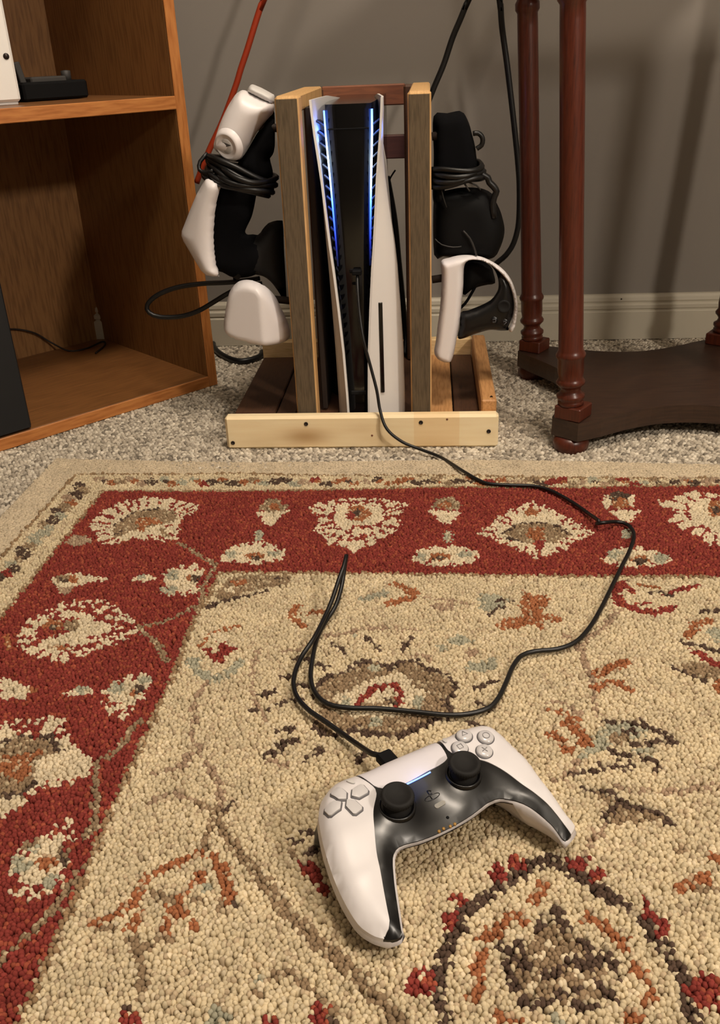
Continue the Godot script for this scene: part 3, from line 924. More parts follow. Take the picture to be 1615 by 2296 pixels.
	sk(1, 1.8, [947,-820,937,-830])
	sk(1, 1.8, [937,-807,930,-820])
	sk(1, 1.8, [926,-801,923,-812])
	sk(1, 1.8, [912,-793,913,-810])
	sk(1, 1.8, [903,-797,905,-808])
	sk(1, 1.8, [894,-804,900,-818])
	sk(1, 1.8, [884,-813,890,-821])
	sk(1, 1.8, [875,-823,886,-830])
	sk(1, 1.8, [863,-834,876,-838])
	sk(1, 1.8, [855,-840,872,-844])
	pg(3, [876,-848,893,-872,915,-875,937,-870,950,-844,928,-827,901,-827])
	sk(4, 2, [876,-844,893,-870,915,-875,936,-868,950,-844])
	sk(4, 2, [879,-841,898,-828])
	pg(5, [924,-848,920,-836,912,-831,905,-836,903,-848,907,-860,915,-865,922,-860])
	pg(1, [910,-834,922,-834,917,-816,911,-803,909,-816])
	pg(5, [921,-897,918,-890,912,-887,907,-890,905,-897,908,-904,914,-907,920,-904])
	sk(1, 2, [856,-851,873,-855])
	sk(1, 2, [876,-877,888,-870])
	sk(1, 2, [948,-877,940,-866])
	sk(1, 2, [965,-855,952,-859])
	pg(5, [1025,-920,1020,-909,1012,-904,1006,-909,1006,-920,1011,-932,1018,-936,1025,-932])
	pg(6, [1015,-848,1012,-839,1007,-836,1004,-839,1004,-848,1007,-856,1012,-860,1015,-856])
	pg(2, [1006,-924,1003,-911,999,-906,997,-911,997,-924,1001,-937,1005,-943,1007,-937])
	pg(2, [974,-796,991,-816,1016,-820,1044,-803,1045,-790,1023,-779,992,-777,977,-784])
	sk(1, 2.4, [974,-798,983,-798])
	sk(1, 2.4, [992,-818,997,-811])
	sk(1, 2.4, [1011,-821,1011,-813])
	pg(6, [996,-803,993,-795,986,-792,981,-795,980,-803,984,-811,990,-815,996,-811])
	pg(5, [1023,-793,1019,-787,1010,-784,1003,-787,1001,-793,1005,-800,1014,-802,1021,-800])
	pg(4, [1019,-790,1017,-787,1011,-785,1006,-786,1005,-790,1008,-794,1013,-795,1018,-794])
	pg(0, [-232,-220,-231,-252,-230,-305,-228,-345,-228,-435,-226,-496,-224,-550,-222,-613,-224,-702,-219,-747,-217,-789,-93,-788,32,-786,127,-784,283,-783,1120,-758,1120,-100,-750,-100])
	sk(8, 5, [-232,-220,-231,-252,-230,-305,-228,-345,-228,-435,-226,-496,-224,-550,-222,-613,-224,-702,-219,-747,-217,-789,-93,-788,32,-786,127,-784,283,-783,1120,-758])
	pg(3, [-209,-764,-202,-779,-180,-785,-148,-783,-140,-780,-145,-766,-169,-757,-187,-749,-202,-735,-214,-743])
	pg(5, [-184,-770,-186,-766,-193,-765,-200,-766,-204,-770,-201,-773,-195,-775,-187,-773])
	pg(4, [-145,-776,-147,-774,-152,-773,-157,-774,-160,-776,-158,-778,-153,-779,-147,-778])
	sk(4, 3, [-217,-723,-202,-735,-186,-743,-162,-754])
	pg(2, [-191,-754,-192,-750,-196,-748,-201,-750,-204,-754,-203,-758,-198,-759,-194,-758])
	pg(3, [-95,-564,-88,-576,-97,-601,-87,-618,-71,-624,-60,-640,-48,-640,-35,-630,-26,-640,-14,-640,-1,-629,11,-623,20,-610,17,-594,11,-587,17,-578,15,-568,3,-563,-13,-553,-24,-544,-36,-546,-47,-547,-56,-552,-72,-545,-85,-546,-92,-554])
	sk(4, 4, [-95,-593,-95,-608,-87,-619,-71,-625,-60,-641,-48,-640,-35,-629,-26,-640,-14,-641,-1,-629,11,-624,20,-610,17,-594,11,-587,17,-577,15,-568,3,-563,-13,-553,-24,-544,-36,-546,-47,-547,-56,-552,-72,-543,-85,-545,-93,-557])
	pg(2, [-82,-592,-64,-601,-56,-613,-47,-617,-38,-622,-26,-623,-20,-617,-14,-606,-3,-601,-7,-590,-13,-583,-14,-573,-24,-569,-39,-564,-52,-568,-63,-566,-73,-576])
	pg(6, [-44,-630,-46,-625,-49,-623,-53,-625,-55,-630,-54,-635,-50,-637,-46,-635])
	pg(6, [-7,-586,-8,-580,-11,-578,-14,-580,-16,-586,-15,-593,-11,-595,-8,-593])
	pg(6, [-38,-560,-40,-557,-43,-555,-47,-557,-49,-560,-48,-564,-44,-565,-40,-564])
	pg(6, [-65,-585,-66,-580,-69,-578,-73,-580,-74,-585,-74,-590,-70,-592,-67,-590])
	sk(1, 7, [-59,-580,-55,-594,-46,-603,-37,-607])
	sk(1, 7, [-32,-608,-24,-597,-26,-587,-31,-582])
	sk(3, 6, [-54,-582,-45,-580,-30,-588])
	sk(4, 3, [-36,-589,-29,-583])
	sk(4, 4, [-60,-677,-53,-669,-45,-655])
	sk(4, 4, [-17,-678,-25,-658])
	sk(4, 4, [-85,-664,-75,-651])
	sk(4, 4, [-100,-637,-91,-629])
	sk(4, 4, [-119,-643,-104,-641])
	sk(4, 4, [35,-605,55,-615])
	sk(4, 4, [-126,-580,-109,-588])
	sk(4, 4, [-121,-548,-110,-552])
	sk(4, 4, [-93,-517,-84,-530])
	sk(4, 4, [-119,-533,-104,-538])
	sk(4, 4, [-127,-617,-119,-617])
	sk(4, 4, [-57,-512,-52,-522])
	sk(4, 4, [30,-562,38,-556])
	sk(4, 4, [37,-586,53,-579])
	sk(4, 4, [-143,-592,-131,-596])
	sk(4, 4, [-146,-573,-132,-572])
	sk(4, 4, [-112,-527,-127,-519])
	sk(4, 4, [-81,-660,-89,-666])
	sk(4, 4, [25,-550,40,-548])
	sk(4, 4, [-113,-608,-100,-602])
	sk(7, 3, [-99,-677,-80,-681,-61,-690,-34,-690,-9,-688])
	sk(7, 3, [-137,-653,-119,-655,-109,-668])
	sk(7, 3, [-105,-509,-123,-514])
	sk(7, 3, [-27,-650,-5,-649,1,-637])
	sk(7, 3, [-154,-659,-155,-626,-147,-589,-129,-555])
	pg(6, [37,-672,34,-667,26,-664,18,-666,15,-672,18,-677,26,-680,34,-678])
	pg(6, [57,-634,52,-628,42,-625,32,-627,28,-633,33,-640,43,-642,53,-640])
	pg(6, [16,-661,14,-657,10,-656,6,-657,4,-661,6,-665,10,-667,14,-665])
	pg(6, [-66,-679,-67,-677,-70,-676,-73,-677,-74,-679,-73,-682,-70,-683,-68,-682])
	pg(6, [57,-644,56,-639,52,-638,49,-639,48,-644,49,-648,53,-650,56,-648])
	pg(7, [44,-656,41,-652,36,-650,31,-652,29,-655,31,-659,37,-661,42,-659])
	sk(5, 7, [-128,-727,-132,-708,-117,-693])
	sk(5, 7, [-118,-714,-101,-717])
	pg(6, [-69,-740,-56,-752,-40,-755,-45,-745,-64,-735])
	sk(5, 9, [-37,-768,-26,-761,-16,-751,-21,-740,-32,-737,-43,-731])
	pg(7, [-2,-728,11,-734,24,-733,22,-722,8,-720])
	sk(7, 2, [-12,-744,17,-738,42,-733])
	pg(5, [60,-701,72,-708,85,-711,84,-728,90,-755,101,-747,114,-752,110,-731,103,-718,119,-711,118,-704,102,-706,106,-689,98,-689,92,-701,82,-694,64,-689])
	pg(6, [47,-752,61,-749,75,-741,71,-728,54,-720,46,-723])
	sk(4, 3, [53,-713,64,-728,75,-723])
	sk(4, 3, [63,-739,82,-736])
	pg(2, [78,-719,75,-714,70,-712,65,-714,63,-719,65,-724,71,-726,76,-724])
	sk(1, 9, [183,-772,176,-748,181,-732,195,-723,207,-718,224,-729])
	sk(1, 6, [194,-753,187,-772])
	sk(1, 5, [192,-732,207,-736])
	sk(1, 6, [222,-748,237,-759,260,-768])
	sk(4, 5, [208,-753,221,-756,229,-748])
	sk(5, 5, [204,-769,219,-761])
	sk(7, 4, [179,-727,154,-692,138,-676,131,-656,134,-622,131,-591,131,-572])
	sk(7, 4, [118,-682,127,-671,132,-651])
	sk(7, 4, [106,-521,105,-512,90,-499])
	sk(5, 10, [138,-624,152,-635,168,-643])
	sk(5, 8, [134,-606,145,-614,156,-614,162,-605])
	sk(5, 8, [226,-679,239,-700,255,-708])
	sk(4, 5, [220,-672,236,-666,252,-658])
	sk(1, 8, [228,-659,236,-647,246,-636])
	pg(3, [204,-636,216,-644,226,-644,245,-634,242,-622,224,-620,215,-630])
	sk(4, 3, [204,-636,216,-625,226,-619])
	pg(6, [261,-684,256,-675,249,-671,245,-675,245,-684,250,-694,257,-698,261,-694])
	sk(4, 4, [249,-721,271,-725])
	pg(5, [238,-612,235,-605,232,-602,230,-605,231,-612,234,-619,237,-622,239,-619])
	pg(6, [128,-558,142,-564,165,-564,166,-552,155,-545,143,-542,131,-536,122,-538])
	pg(6, [113,-531,124,-539,133,-536,118,-526,109,-520])
	pg(6, [147,-534,166,-536,165,-526,155,-527])
	pg(3, [150,-547,147,-542,141,-540,136,-542,134,-546,137,-551,143,-553,149,-552])
	sk(4, 5, [135,-565,149,-566,164,-565,169,-557,176,-556,177,-551,186,-544])
	sk(4, 5, [150,-540,162,-539,174,-544,186,-544])
	sk(4, 5, [124,-517,139,-514,147,-519,143,-511])
	sk(4, 5, [102,-507,121,-512])
	sk(4, 5, [135,-532,140,-527,155,-527,166,-520,165,-514])
	sk(4, 5, [148,-552,157,-559])
	sk(5, 11, [106,-563,112,-558,116,-548,117,-539])
	sk(5, 9, [90,-550,98,-544,103,-532])
	sk(5, 4, [97,-579,108,-570,118,-567])
	sk(7, 3, [88,-588,106,-588,118,-572])
	pg(3, [115,-489,128,-491,137,-478,160,-473,161,-463,147,-464,135,-461,121,-460,116,-467,122,-478])
	sk(4, 5, [110,-492,119,-491,128,-487,132,-480,124,-472,117,-470,120,-461])
	sk(4, 4, [135,-478,148,-475,159,-472,161,-461])
	sk(7, 4, [117,-458,105,-442,100,-432])
	sk(7, 4, [133,-495,160,-490,188,-495,211,-499])
	sk(4, 8, [9,-312,3,-326,4,-348,11,-364,18,-381,30,-394,46,-408,62,-421,75,-429,87,-420,102,-407,117,-396,127,-383,134,-369,140,-353,143,-341,139,-330,143,-320])
	pg(1, [38,-423,43,-425,48,-419,47,-408,40,-409])
	pg(1, [49,-429,58,-431,62,-424,57,-416,50,-419])
	pg(1, [88,-429,96,-427,103,-432,99,-419,92,-417])
	pg(1, [99,-418,108,-424,112,-417,105,-409,100,-413])
	pg(1, [127,-395,135,-401,136,-388,130,-383])
	pg(1, [135,-388,141,-385,140,-376,133,-371])
	pg(1, [7,-384,14,-386,15,-375,10,-371])
	pg(1, [11,-398,17,-401,22,-392,17,-385])
	pg(1, [-13,-337,-8,-346,3,-345,3,-333,-8,-328])
	pg(1, [149,-346,156,-352,162,-348,160,-330,147,-327,140,-338])
	pg(1, [58,-308,64,-308,61,-299])
	sk(5, 7, [62,-395,72,-409])
	sk(5, 7, [42,-377,48,-384,55,-386,56,-378])
	sk(5, 7, [30,-366,40,-374])
	sk(5, 7, [27,-348,30,-358])
	sk(5, 7, [24,-329,27,-344])
	sk(5, 7, [92,-385,102,-382])
	sk(5, 7, [105,-377,112,-369,115,-364])
	sk(5, 7, [116,-352,121,-348])
	sk(5, 7, [118,-331,124,-336])
	sk(5, 7, [107,-323,112,-321])
	sk(5, 7, [34,-321,47,-317])
	pg(3, [46,-350,52,-360,59,-366,67,-377,75,-380,83,-375,86,-364,96,-354,99,-344,95,-334,81,-329,69,-331,54,-328,47,-335])
	pg(2, [57,-355,55,-353,53,-352,51,-353,50,-355,51,-357,54,-358,56,-357])
	pg(2, [66,-358,65,-356,63,-355,60,-356,60,-358,61,-360,63,-361,65,-360])
	pg(2, [74,-368,73,-365,70,-364,68,-365,68,-367,69,-370,71,-371,73,-370])
	pg(2, [82,-359,81,-356,78,-355,76,-356,76,-358,77,-361,79,-362,81,-361])
	pg(2, [87,-346,86,-344,83,-343,81,-344,81,-346,82,-348,84,-349,86,-348])
	pg(2, [67,-343,65,-341,63,-340,61,-341,60,-343,61,-345,64,-346,66,-345])
	pg(2, [77,-338,76,-336,74,-335,72,-336,71,-338,72,-340,74,-341,76,-341])
	pg(2, [93,-342,92,-339,89,-339,87,-339,87,-341,88,-343,90,-344,92,-344])
	pg(2, [59,-337,58,-334,56,-334,54,-334,53,-336,54,-338,56,-339,59,-339])
	sk(4, 6, [41,-362,45,-360,46,-353])
	sk(4, 6, [52,-365,53,-355,56,-349])
	sk(4, 6, [71,-387,65,-377])
	sk(4, 6, [77,-390,80,-377,83,-375])
	sk(4, 6, [89,-368,95,-354])
	sk(4, 6, [102,-363,103,-354,105,-347])
	sk(4, 6, [40,-352,46,-342,45,-335])
	sk(4, 6, [66,-345,73,-348])
	sk(4, 6, [81,-356,90,-351])
	sk(4, 6, [69,-333,82,-336])
	sk(4, 6, [94,-342,101,-332])
	sk(4, 6, [51,-328,64,-326])
	sk(4, 6, [79,-326,92,-328])
	pg(6, [71,-318,70,-316,66,-315,62,-316,61,-318,63,-320,66,-322,70,-321])
	sk(5, 8, [154,-406,162,-414,175,-417])
	sk(5, 6, [182,-436,189,-430])
	pg(3, [167,-438,165,-435,161,-434,158,-435,157,-437,159,-440,163,-441,166,-440])
	sk(3, 3, [166,-408,180,-410])
	sk(5, 7, [-210,-368,-201,-373,-191,-381,-187,-389,-187,-397,-180,-409,-167,-418,-153,-426])
	sk(5, 7, [-148,-423,-136,-411,-130,-397,-126,-387])
	sk(5, 7, [-154,-400,-149,-407])
	sk(5, 7, [-154,-378,-163,-380,-161,-362])
	sk(5, 7, [-184,-365,-183,-377,-180,-370])
	sk(5, 7, [-160,-382,-158,-393])
	pg(5, [-142,-370,-143,-367,-146,-366,-149,-367,-151,-370,-150,-373,-147,-374,-144,-373])
	pg(3, [-161,-389,-162,-386,-166,-385,-171,-386,-174,-389,-173,-391,-168,-393,-163,-392])
	pg(3, [-143,-389,-144,-385,-147,-384,-151,-385,-153,-388,-152,-391,-149,-393,-145,-392])
	pg(3, [-129,-387,-129,-382,-131,-380,-134,-382,-136,-387,-136,-391,-134,-393,-131,-392])
	pg(6, [-140,-398,-141,-395,-143,-393,-146,-394,-148,-398,-148,-401,-145,-402,-142,-401])
	pg(3, [-172,-391,-173,-388,-175,-386,-179,-387,-181,-391,-181,-394,-178,-395,-174,-394])
	pg(4, [-121,-387,-121,-384,-122,-382,-124,-384,-125,-387,-125,-391,-124,-392,-122,-391])
	pg(3, [-190,-366,-192,-364,-198,-364,-204,-364,-207,-365,-205,-367,-199,-368,-193,-367])
	sk(3, 5, [-183,-359,-172,-343,-166,-332,-165,-321])
	sk(3, 5, [-158,-360,-168,-356,-177,-349])
	pg(1, [-174,-304,-174,-310,-171,-314,-166,-311,-160,-308,-160,-304])
	pg(3, [-114,-315,-115,-312,-118,-311,-122,-312,-124,-315,-123,-318,-120,-319,-116,-318])
	pg(6, [-113,-312,-114,-310,-118,-309,-121,-309,-123,-311,-122,-313,-119,-314,-115,-313])
	pg(4, [-170,-314,-171,-313,-172,-313,-174,-313,-175,-314,-174,-315,-173,-316,-171,-315])
	sk(7, 3.4, [-191,-608,-196,-584,-191,-560,-186,-537,-177,-524,-185,-519,-185,-507,-194,-504,-208,-499])
	sk(7, 3.4, [-174,-516,-158,-496,-147,-465,-151,-463,-169,-471,-180,-478,-188,-480,-201,-470])
	sk(3, 4, [-169,-471,-153,-466,-146,-461])
	sk(3, 7, [-150,-455,-137,-438,-124,-424])
	sk(4, 3, [-146,-465,-142,-474])
	sk(3, 3, [-153,-432,-154,-441,-150,-455])
	sk(3, 8, [-133,-430,-118,-415,-102,-397,-90,-381,-77,-370,-64,-357,-51,-348,-41,-336,-31,-327,-21,-317,-15,-310])
	pg(1, [-88,-419,-81,-422,-73,-414,-67,-405,-62,-394,-68,-396,-78,-407])
	pg(4, [-85,-438,-87,-436,-92,-435,-97,-435,-100,-438,-98,-440,-93,-441,-87,-441])
	pg(4, [-78,-446,-79,-444,-84,-443,-89,-444,-91,-446,-89,-448,-85,-449,-80,-448])
	pg(4, [-73,-430,-75,-426,-79,-424,-83,-426,-85,-429,-84,-433,-80,-435,-76,-434])
	pg(3, [-87,-427,-87,-423,-90,-421,-94,-423,-95,-427,-95,-431,-92,-433,-88,-431])
	pg(1, [-69,-326,-62,-324,-58,-320,-56,-310,-66,-308])
	pg(6, [-109,-312,-111,-310,-117,-308,-123,-309,-126,-312,-124,-315,-118,-316,-112,-315])
	pg(4, [-51,-312,-52,-309,-54,-308,-56,-309,-58,-312,-57,-315,-55,-316,-52,-315])
	pg(1, [-83,-311,-84,-309,-88,-308,-92,-309,-94,-310,-92,-312,-89,-313,-85,-312])
	sk(3, 5, [-100,-328,-100,-335,-80,-339,-71,-333,-61,-325,-52,-315])
	pg(1, [-15,-332,-12,-344,-5,-348,3,-344,2,-333,-8,-328])
	pg(2, [-4,-340,-4,-338,-6,-337,-7,-338,-8,-340,-7,-342,-6,-343,-4,-342])
	pg(2, [-95,-332,-96,-329,-98,-327,-100,-329,-101,-332,-101,-335,-99,-337,-97,-335])
	pg(6, [-96,-335,-96,-332,-97,-331,-99,-332,-100,-335,-100,-338,-99,-339,-97,-338])
	sk(1, 9, [-191,-645,-178,-657])
	sk(1, 7, [-192,-668,-184,-650])
	sk(5, 5, [-208,-658,-202,-682,-178,-694])
	sk(1, 6, [-202,-656,-190,-641,-183,-639])
	sk(6, 10, [-211,-640,-201,-621,-185,-611,-173,-622,-167,-637])
	pg(2, [-185,-675,-187,-670,-192,-668,-198,-670,-202,-675,-201,-680,-195,-682,-189,-680])

func rug_code(x: float, z: float) -> int:
	var i := int((x * 1000.0 - RX) / PX)
	var j := int((z * 1000.0 - RZ) / PX)
	if i < 0 or j < 0 or i >= RW or j >= RH:
		return 0
	return cells[j * RW + i]

# ------------------------------------------------------------------ gamepad surface
func pad_crown(y: float) -> float:
	return pick(y, [-0.064, -0.03, 0.0, 0.025, 0.045], [0.027, 0.041, 0.049, 0.053, 0.051])

func pad_rim(y: float) -> float:
	return pick(y, [-0.064, -0.03, 0.0, 0.02, 0.045], [0.016, 0.026, 0.032, 0.0345, 0.035])

func pick(y: float, at: Array, v: Array) -> float:
	if y <= at[0]:
		return v[0]
	for i in at.size() - 1:
		if y <= at[i + 1]:
			return lerpf(v[i], v[i + 1], smoothstep(0.0, 1.0, (y - at[i]) / (at[i + 1] - at[i])) * 0.5 + 0.5 * (y - at[i]) / (at[i + 1] - at[i]))
	return v[-1]

# the rim runs low round the outside and high along the inner, lower edge
func rim_height(p: Vector2) -> float:
	var inner := smoothstep(0.008, -0.010, absf(p.x) - 0.066) * smoothstep(0.016, -0.012, p.y)
	return lerpf(pad_rim(p.y), pad_crown(p.y) - 0.0045, inner)

func pad_top(p: Vector2) -> float:
	var e := edge_distance(outline, p) if Geometry2D.is_point_in_polygon(p, outline) else 0.0
	if e > 0.0 and e < 0.0018:
		e = 0.0012
	var s := 1.0 - minf(e / 0.019, 1.0)
	var k := sqrt(maxf(0.0, 1.0 - s * s * s))
	# the middle of the face dips a little between the sticks
	var dip := 0.003 * exp(-pow((p.x + 0.0065) / 0.02, 2.0) - pow((p.y + 0.012) / 0.02, 2.0))
	# low mounds carry the thumbsticks
	var mound := 0.0022 * (exp(-pow(p.distance_to(Vector2(-0.0311, -0.005)) / 0.014, 4.0)) + exp(-pow(p.distance_to(Vector2(0.0205, -0.005)) / 0.014, 4.0)))
	return lerpf(rim_height(p), pad_crown(p.y), k) - (dip - mound) * k

func pad_bottom(p: Vector2) -> float:
	var e := edge_distance(outline, p)
	var s := 1.0 - minf(e / 0.022, 1.0)
	var k := sqrt(maxf(0.0, 1.0 - s * s))
	# under the middle the belly draws in gently, under the grips it is round
	var mid := smoothstep(0.058, 0.044, absf(p.x)) * smoothstep(-0.036, -0.022, p.y)
	k = lerpf(k, smoothstep(0.0, 0.030, e), mid)
	var grip := clampf((absf(p.x) - 0.035) / 0.02, 0.0, 1.0)
	var low := lerpf(0.014, pick(p.y, [-0.065, -0.04, 0.02, 0.05], [0.0045, 0.004, 0.006, 0.012]), grip)
	return lerpf(rim_height(p), low, k)

func pad_point(p: Vector2, h: float) -> Vector3:
	return Vector3(p.x, h, -p.y)

# a piece of the gamepad's skin: the surface over `rim`, raised by `off`, with its edge turned down
func skin(rim: PackedVector2Array, off: float, skirt: float, step := 0.0035) -> SurfaceTool:
	var st := begin()
	st.set_smooth_group(0)
	var f := fill_region(rim, step)
	var pts: PackedVector2Array = f[0]
	var tri: PackedInt32Array = f[1]
	var v := PackedVector3Array()
	for i in pts.size():
		v.append(pad_point(pts[i], pad_top(pts[i]) + off - (0.0003 if i < f[2] else 0.0)))
	for i in range(0, tri.size(), 3):
		for k in [0, 2, 1]:
			st.add_vertex(v[tri[i + k]])
	st.set_smooth_group(1)
	var n: int = f[2]
	for i in n:
		var j := (i + 1) % n
		quad(st, v[j], v[i], v[i] + Vector3.DOWN * skirt, v[j] + Vector3.DOWN * skirt)
	return st

func largest(list: Array) -> PackedVector2Array:
	var best := PackedVector2Array()
	var size := 0.0
	for p in list:
		var a := 0.0
		for i in p.size():
			a += p[i].cross(p[(i + 1) % p.size()])
		if absf(a) > size:
			size = absf(a)
			best = p
	return best

# ------------------------------------------------------------------ scene
func _ready() -> void:
	rng.seed = 11
	# camera, air and lamps
	var cam := Camera3D.new()
	cam.name = "camera"
	add_child(cam)
	cam.fov = 59.022
	cam.near = 0.02
	cam.far = 30.0
	cam.keep_aspect = Camera3D.KEEP_HEIGHT
	cam.transform = Transform3D(Basis(Vector3(0.9969634, -0.0375923, -0.0681972), Vector3(0.0022377, 0.8892291, -0.4574567), Vector3(0.0778398, 0.4559150, 0.8866129)), Vector3(0, 0.48, 0))
	var env := Environment.new()
	env.background_mode = Environment.BG_COLOR
	env.background_color = Color(0.02, 0.02, 0.022)
	env.tonemap_mode = Environment.TONE_MAPPER_LINEAR
	env.tonemap_exposure = 1.0
	env.sdfgi_enabled = true
	env.ssao_enabled = true
	env.ssil_enabled = true
	var world := WorldEnvironment.new()
	world.name = "world"
	world.environment = env
	add_child(world)
	lamps()
	materials()
	pattern()
	room()
	carpet()
	rug()
	table()
	bookcase()
	stand()
	console()
	headset()
	motion_controllers()
	headphones()
	cables()
	gamepad()
	print("built")

func lamps() -> void:
	var glow := mat("lamp glow", Color(1, 0.93, 0.82), 0.6)
	glow.emission_enabled = true
	glow.emission = Color(1.0, 0.93, 0.85)
	glow.emission_energy_multiplier = 3.0
	var metal := mat("lamp metal", Color(0.75, 0.72, 0.66), 0.35)
	# ceiling dome behind the camera
	var c := thing("ceiling_light", "round frosted dome light fixed to the white ceiling", "ceiling light", Vector3(0.3, 2.4, -0.45))
	var st := begin()
	lathe(st, [Vector2(0, -0.10), Vector2(0.07, -0.095), Vector2(0.12, -0.07), Vector2(0.15, -0.03), Vector2(0.15, -0.02)])
	part("dome", st, glow, c)
	st = begin()
	lathe(st, [Vector2(0.165, -0.022), Vector2(0.165, 0.0), Vector2(0, 0)])
	part("base", st, metal, c)
	var l := OmniLight3D.new()
	l.light_color = Color(1.0, 0.945, 0.88)
	l.light_energy = 1.8
	l.light_size = 0.14
	l.omni_range = 12.0
	l.omni_attenuation = 2.0
	l.shadow_enabled = true
	add(l, "ceiling_lamp_light", c)
	l.position = Vector3(0, -0.26, 0)
	# standing lamp to the right
	var f := thing("floor_lamp", "slim metal standing lamp with a small round shade beside the rug", "lamp", Vector3(1.05, 0.0, 0.25))
	st = begin()
	lathe(st, [Vector2(0, 0), Vector2(0.13, 0), Vector2(0.13, 0.02), Vector2(0.02, 0.03), Vector2(0.01, 0.05), Vector2(0.01, 1.20 - 0.07), Vector2(0, 1.20 - 0.07)])
	part("pole", st, metal, f)
	st = begin()
	lathe(st, [Vector2(0, -0.07), Vector2(0.045, -0.06), Vector2(0.07, -0.02), Vector2(0.07, 0.02), Vector2(0.045, 0.06), Vector2(0, 0.07)], Vector3(0, 1.20, 0))
	part("globe_lamp", st, glow, f)
	var k := OmniLight3D.new()
	k.light_color = Color(1.0, 0.945, 0.88)
	k.light_energy = 1.42
	k.light_size = 0.07
	k.omni_range = 12.0
	k.omni_attenuation = 2.0
	k.shadow_enabled = true
	add(k, "floor_lamp_light", f)
	k.position = Vector3(0, 1.20, 0)

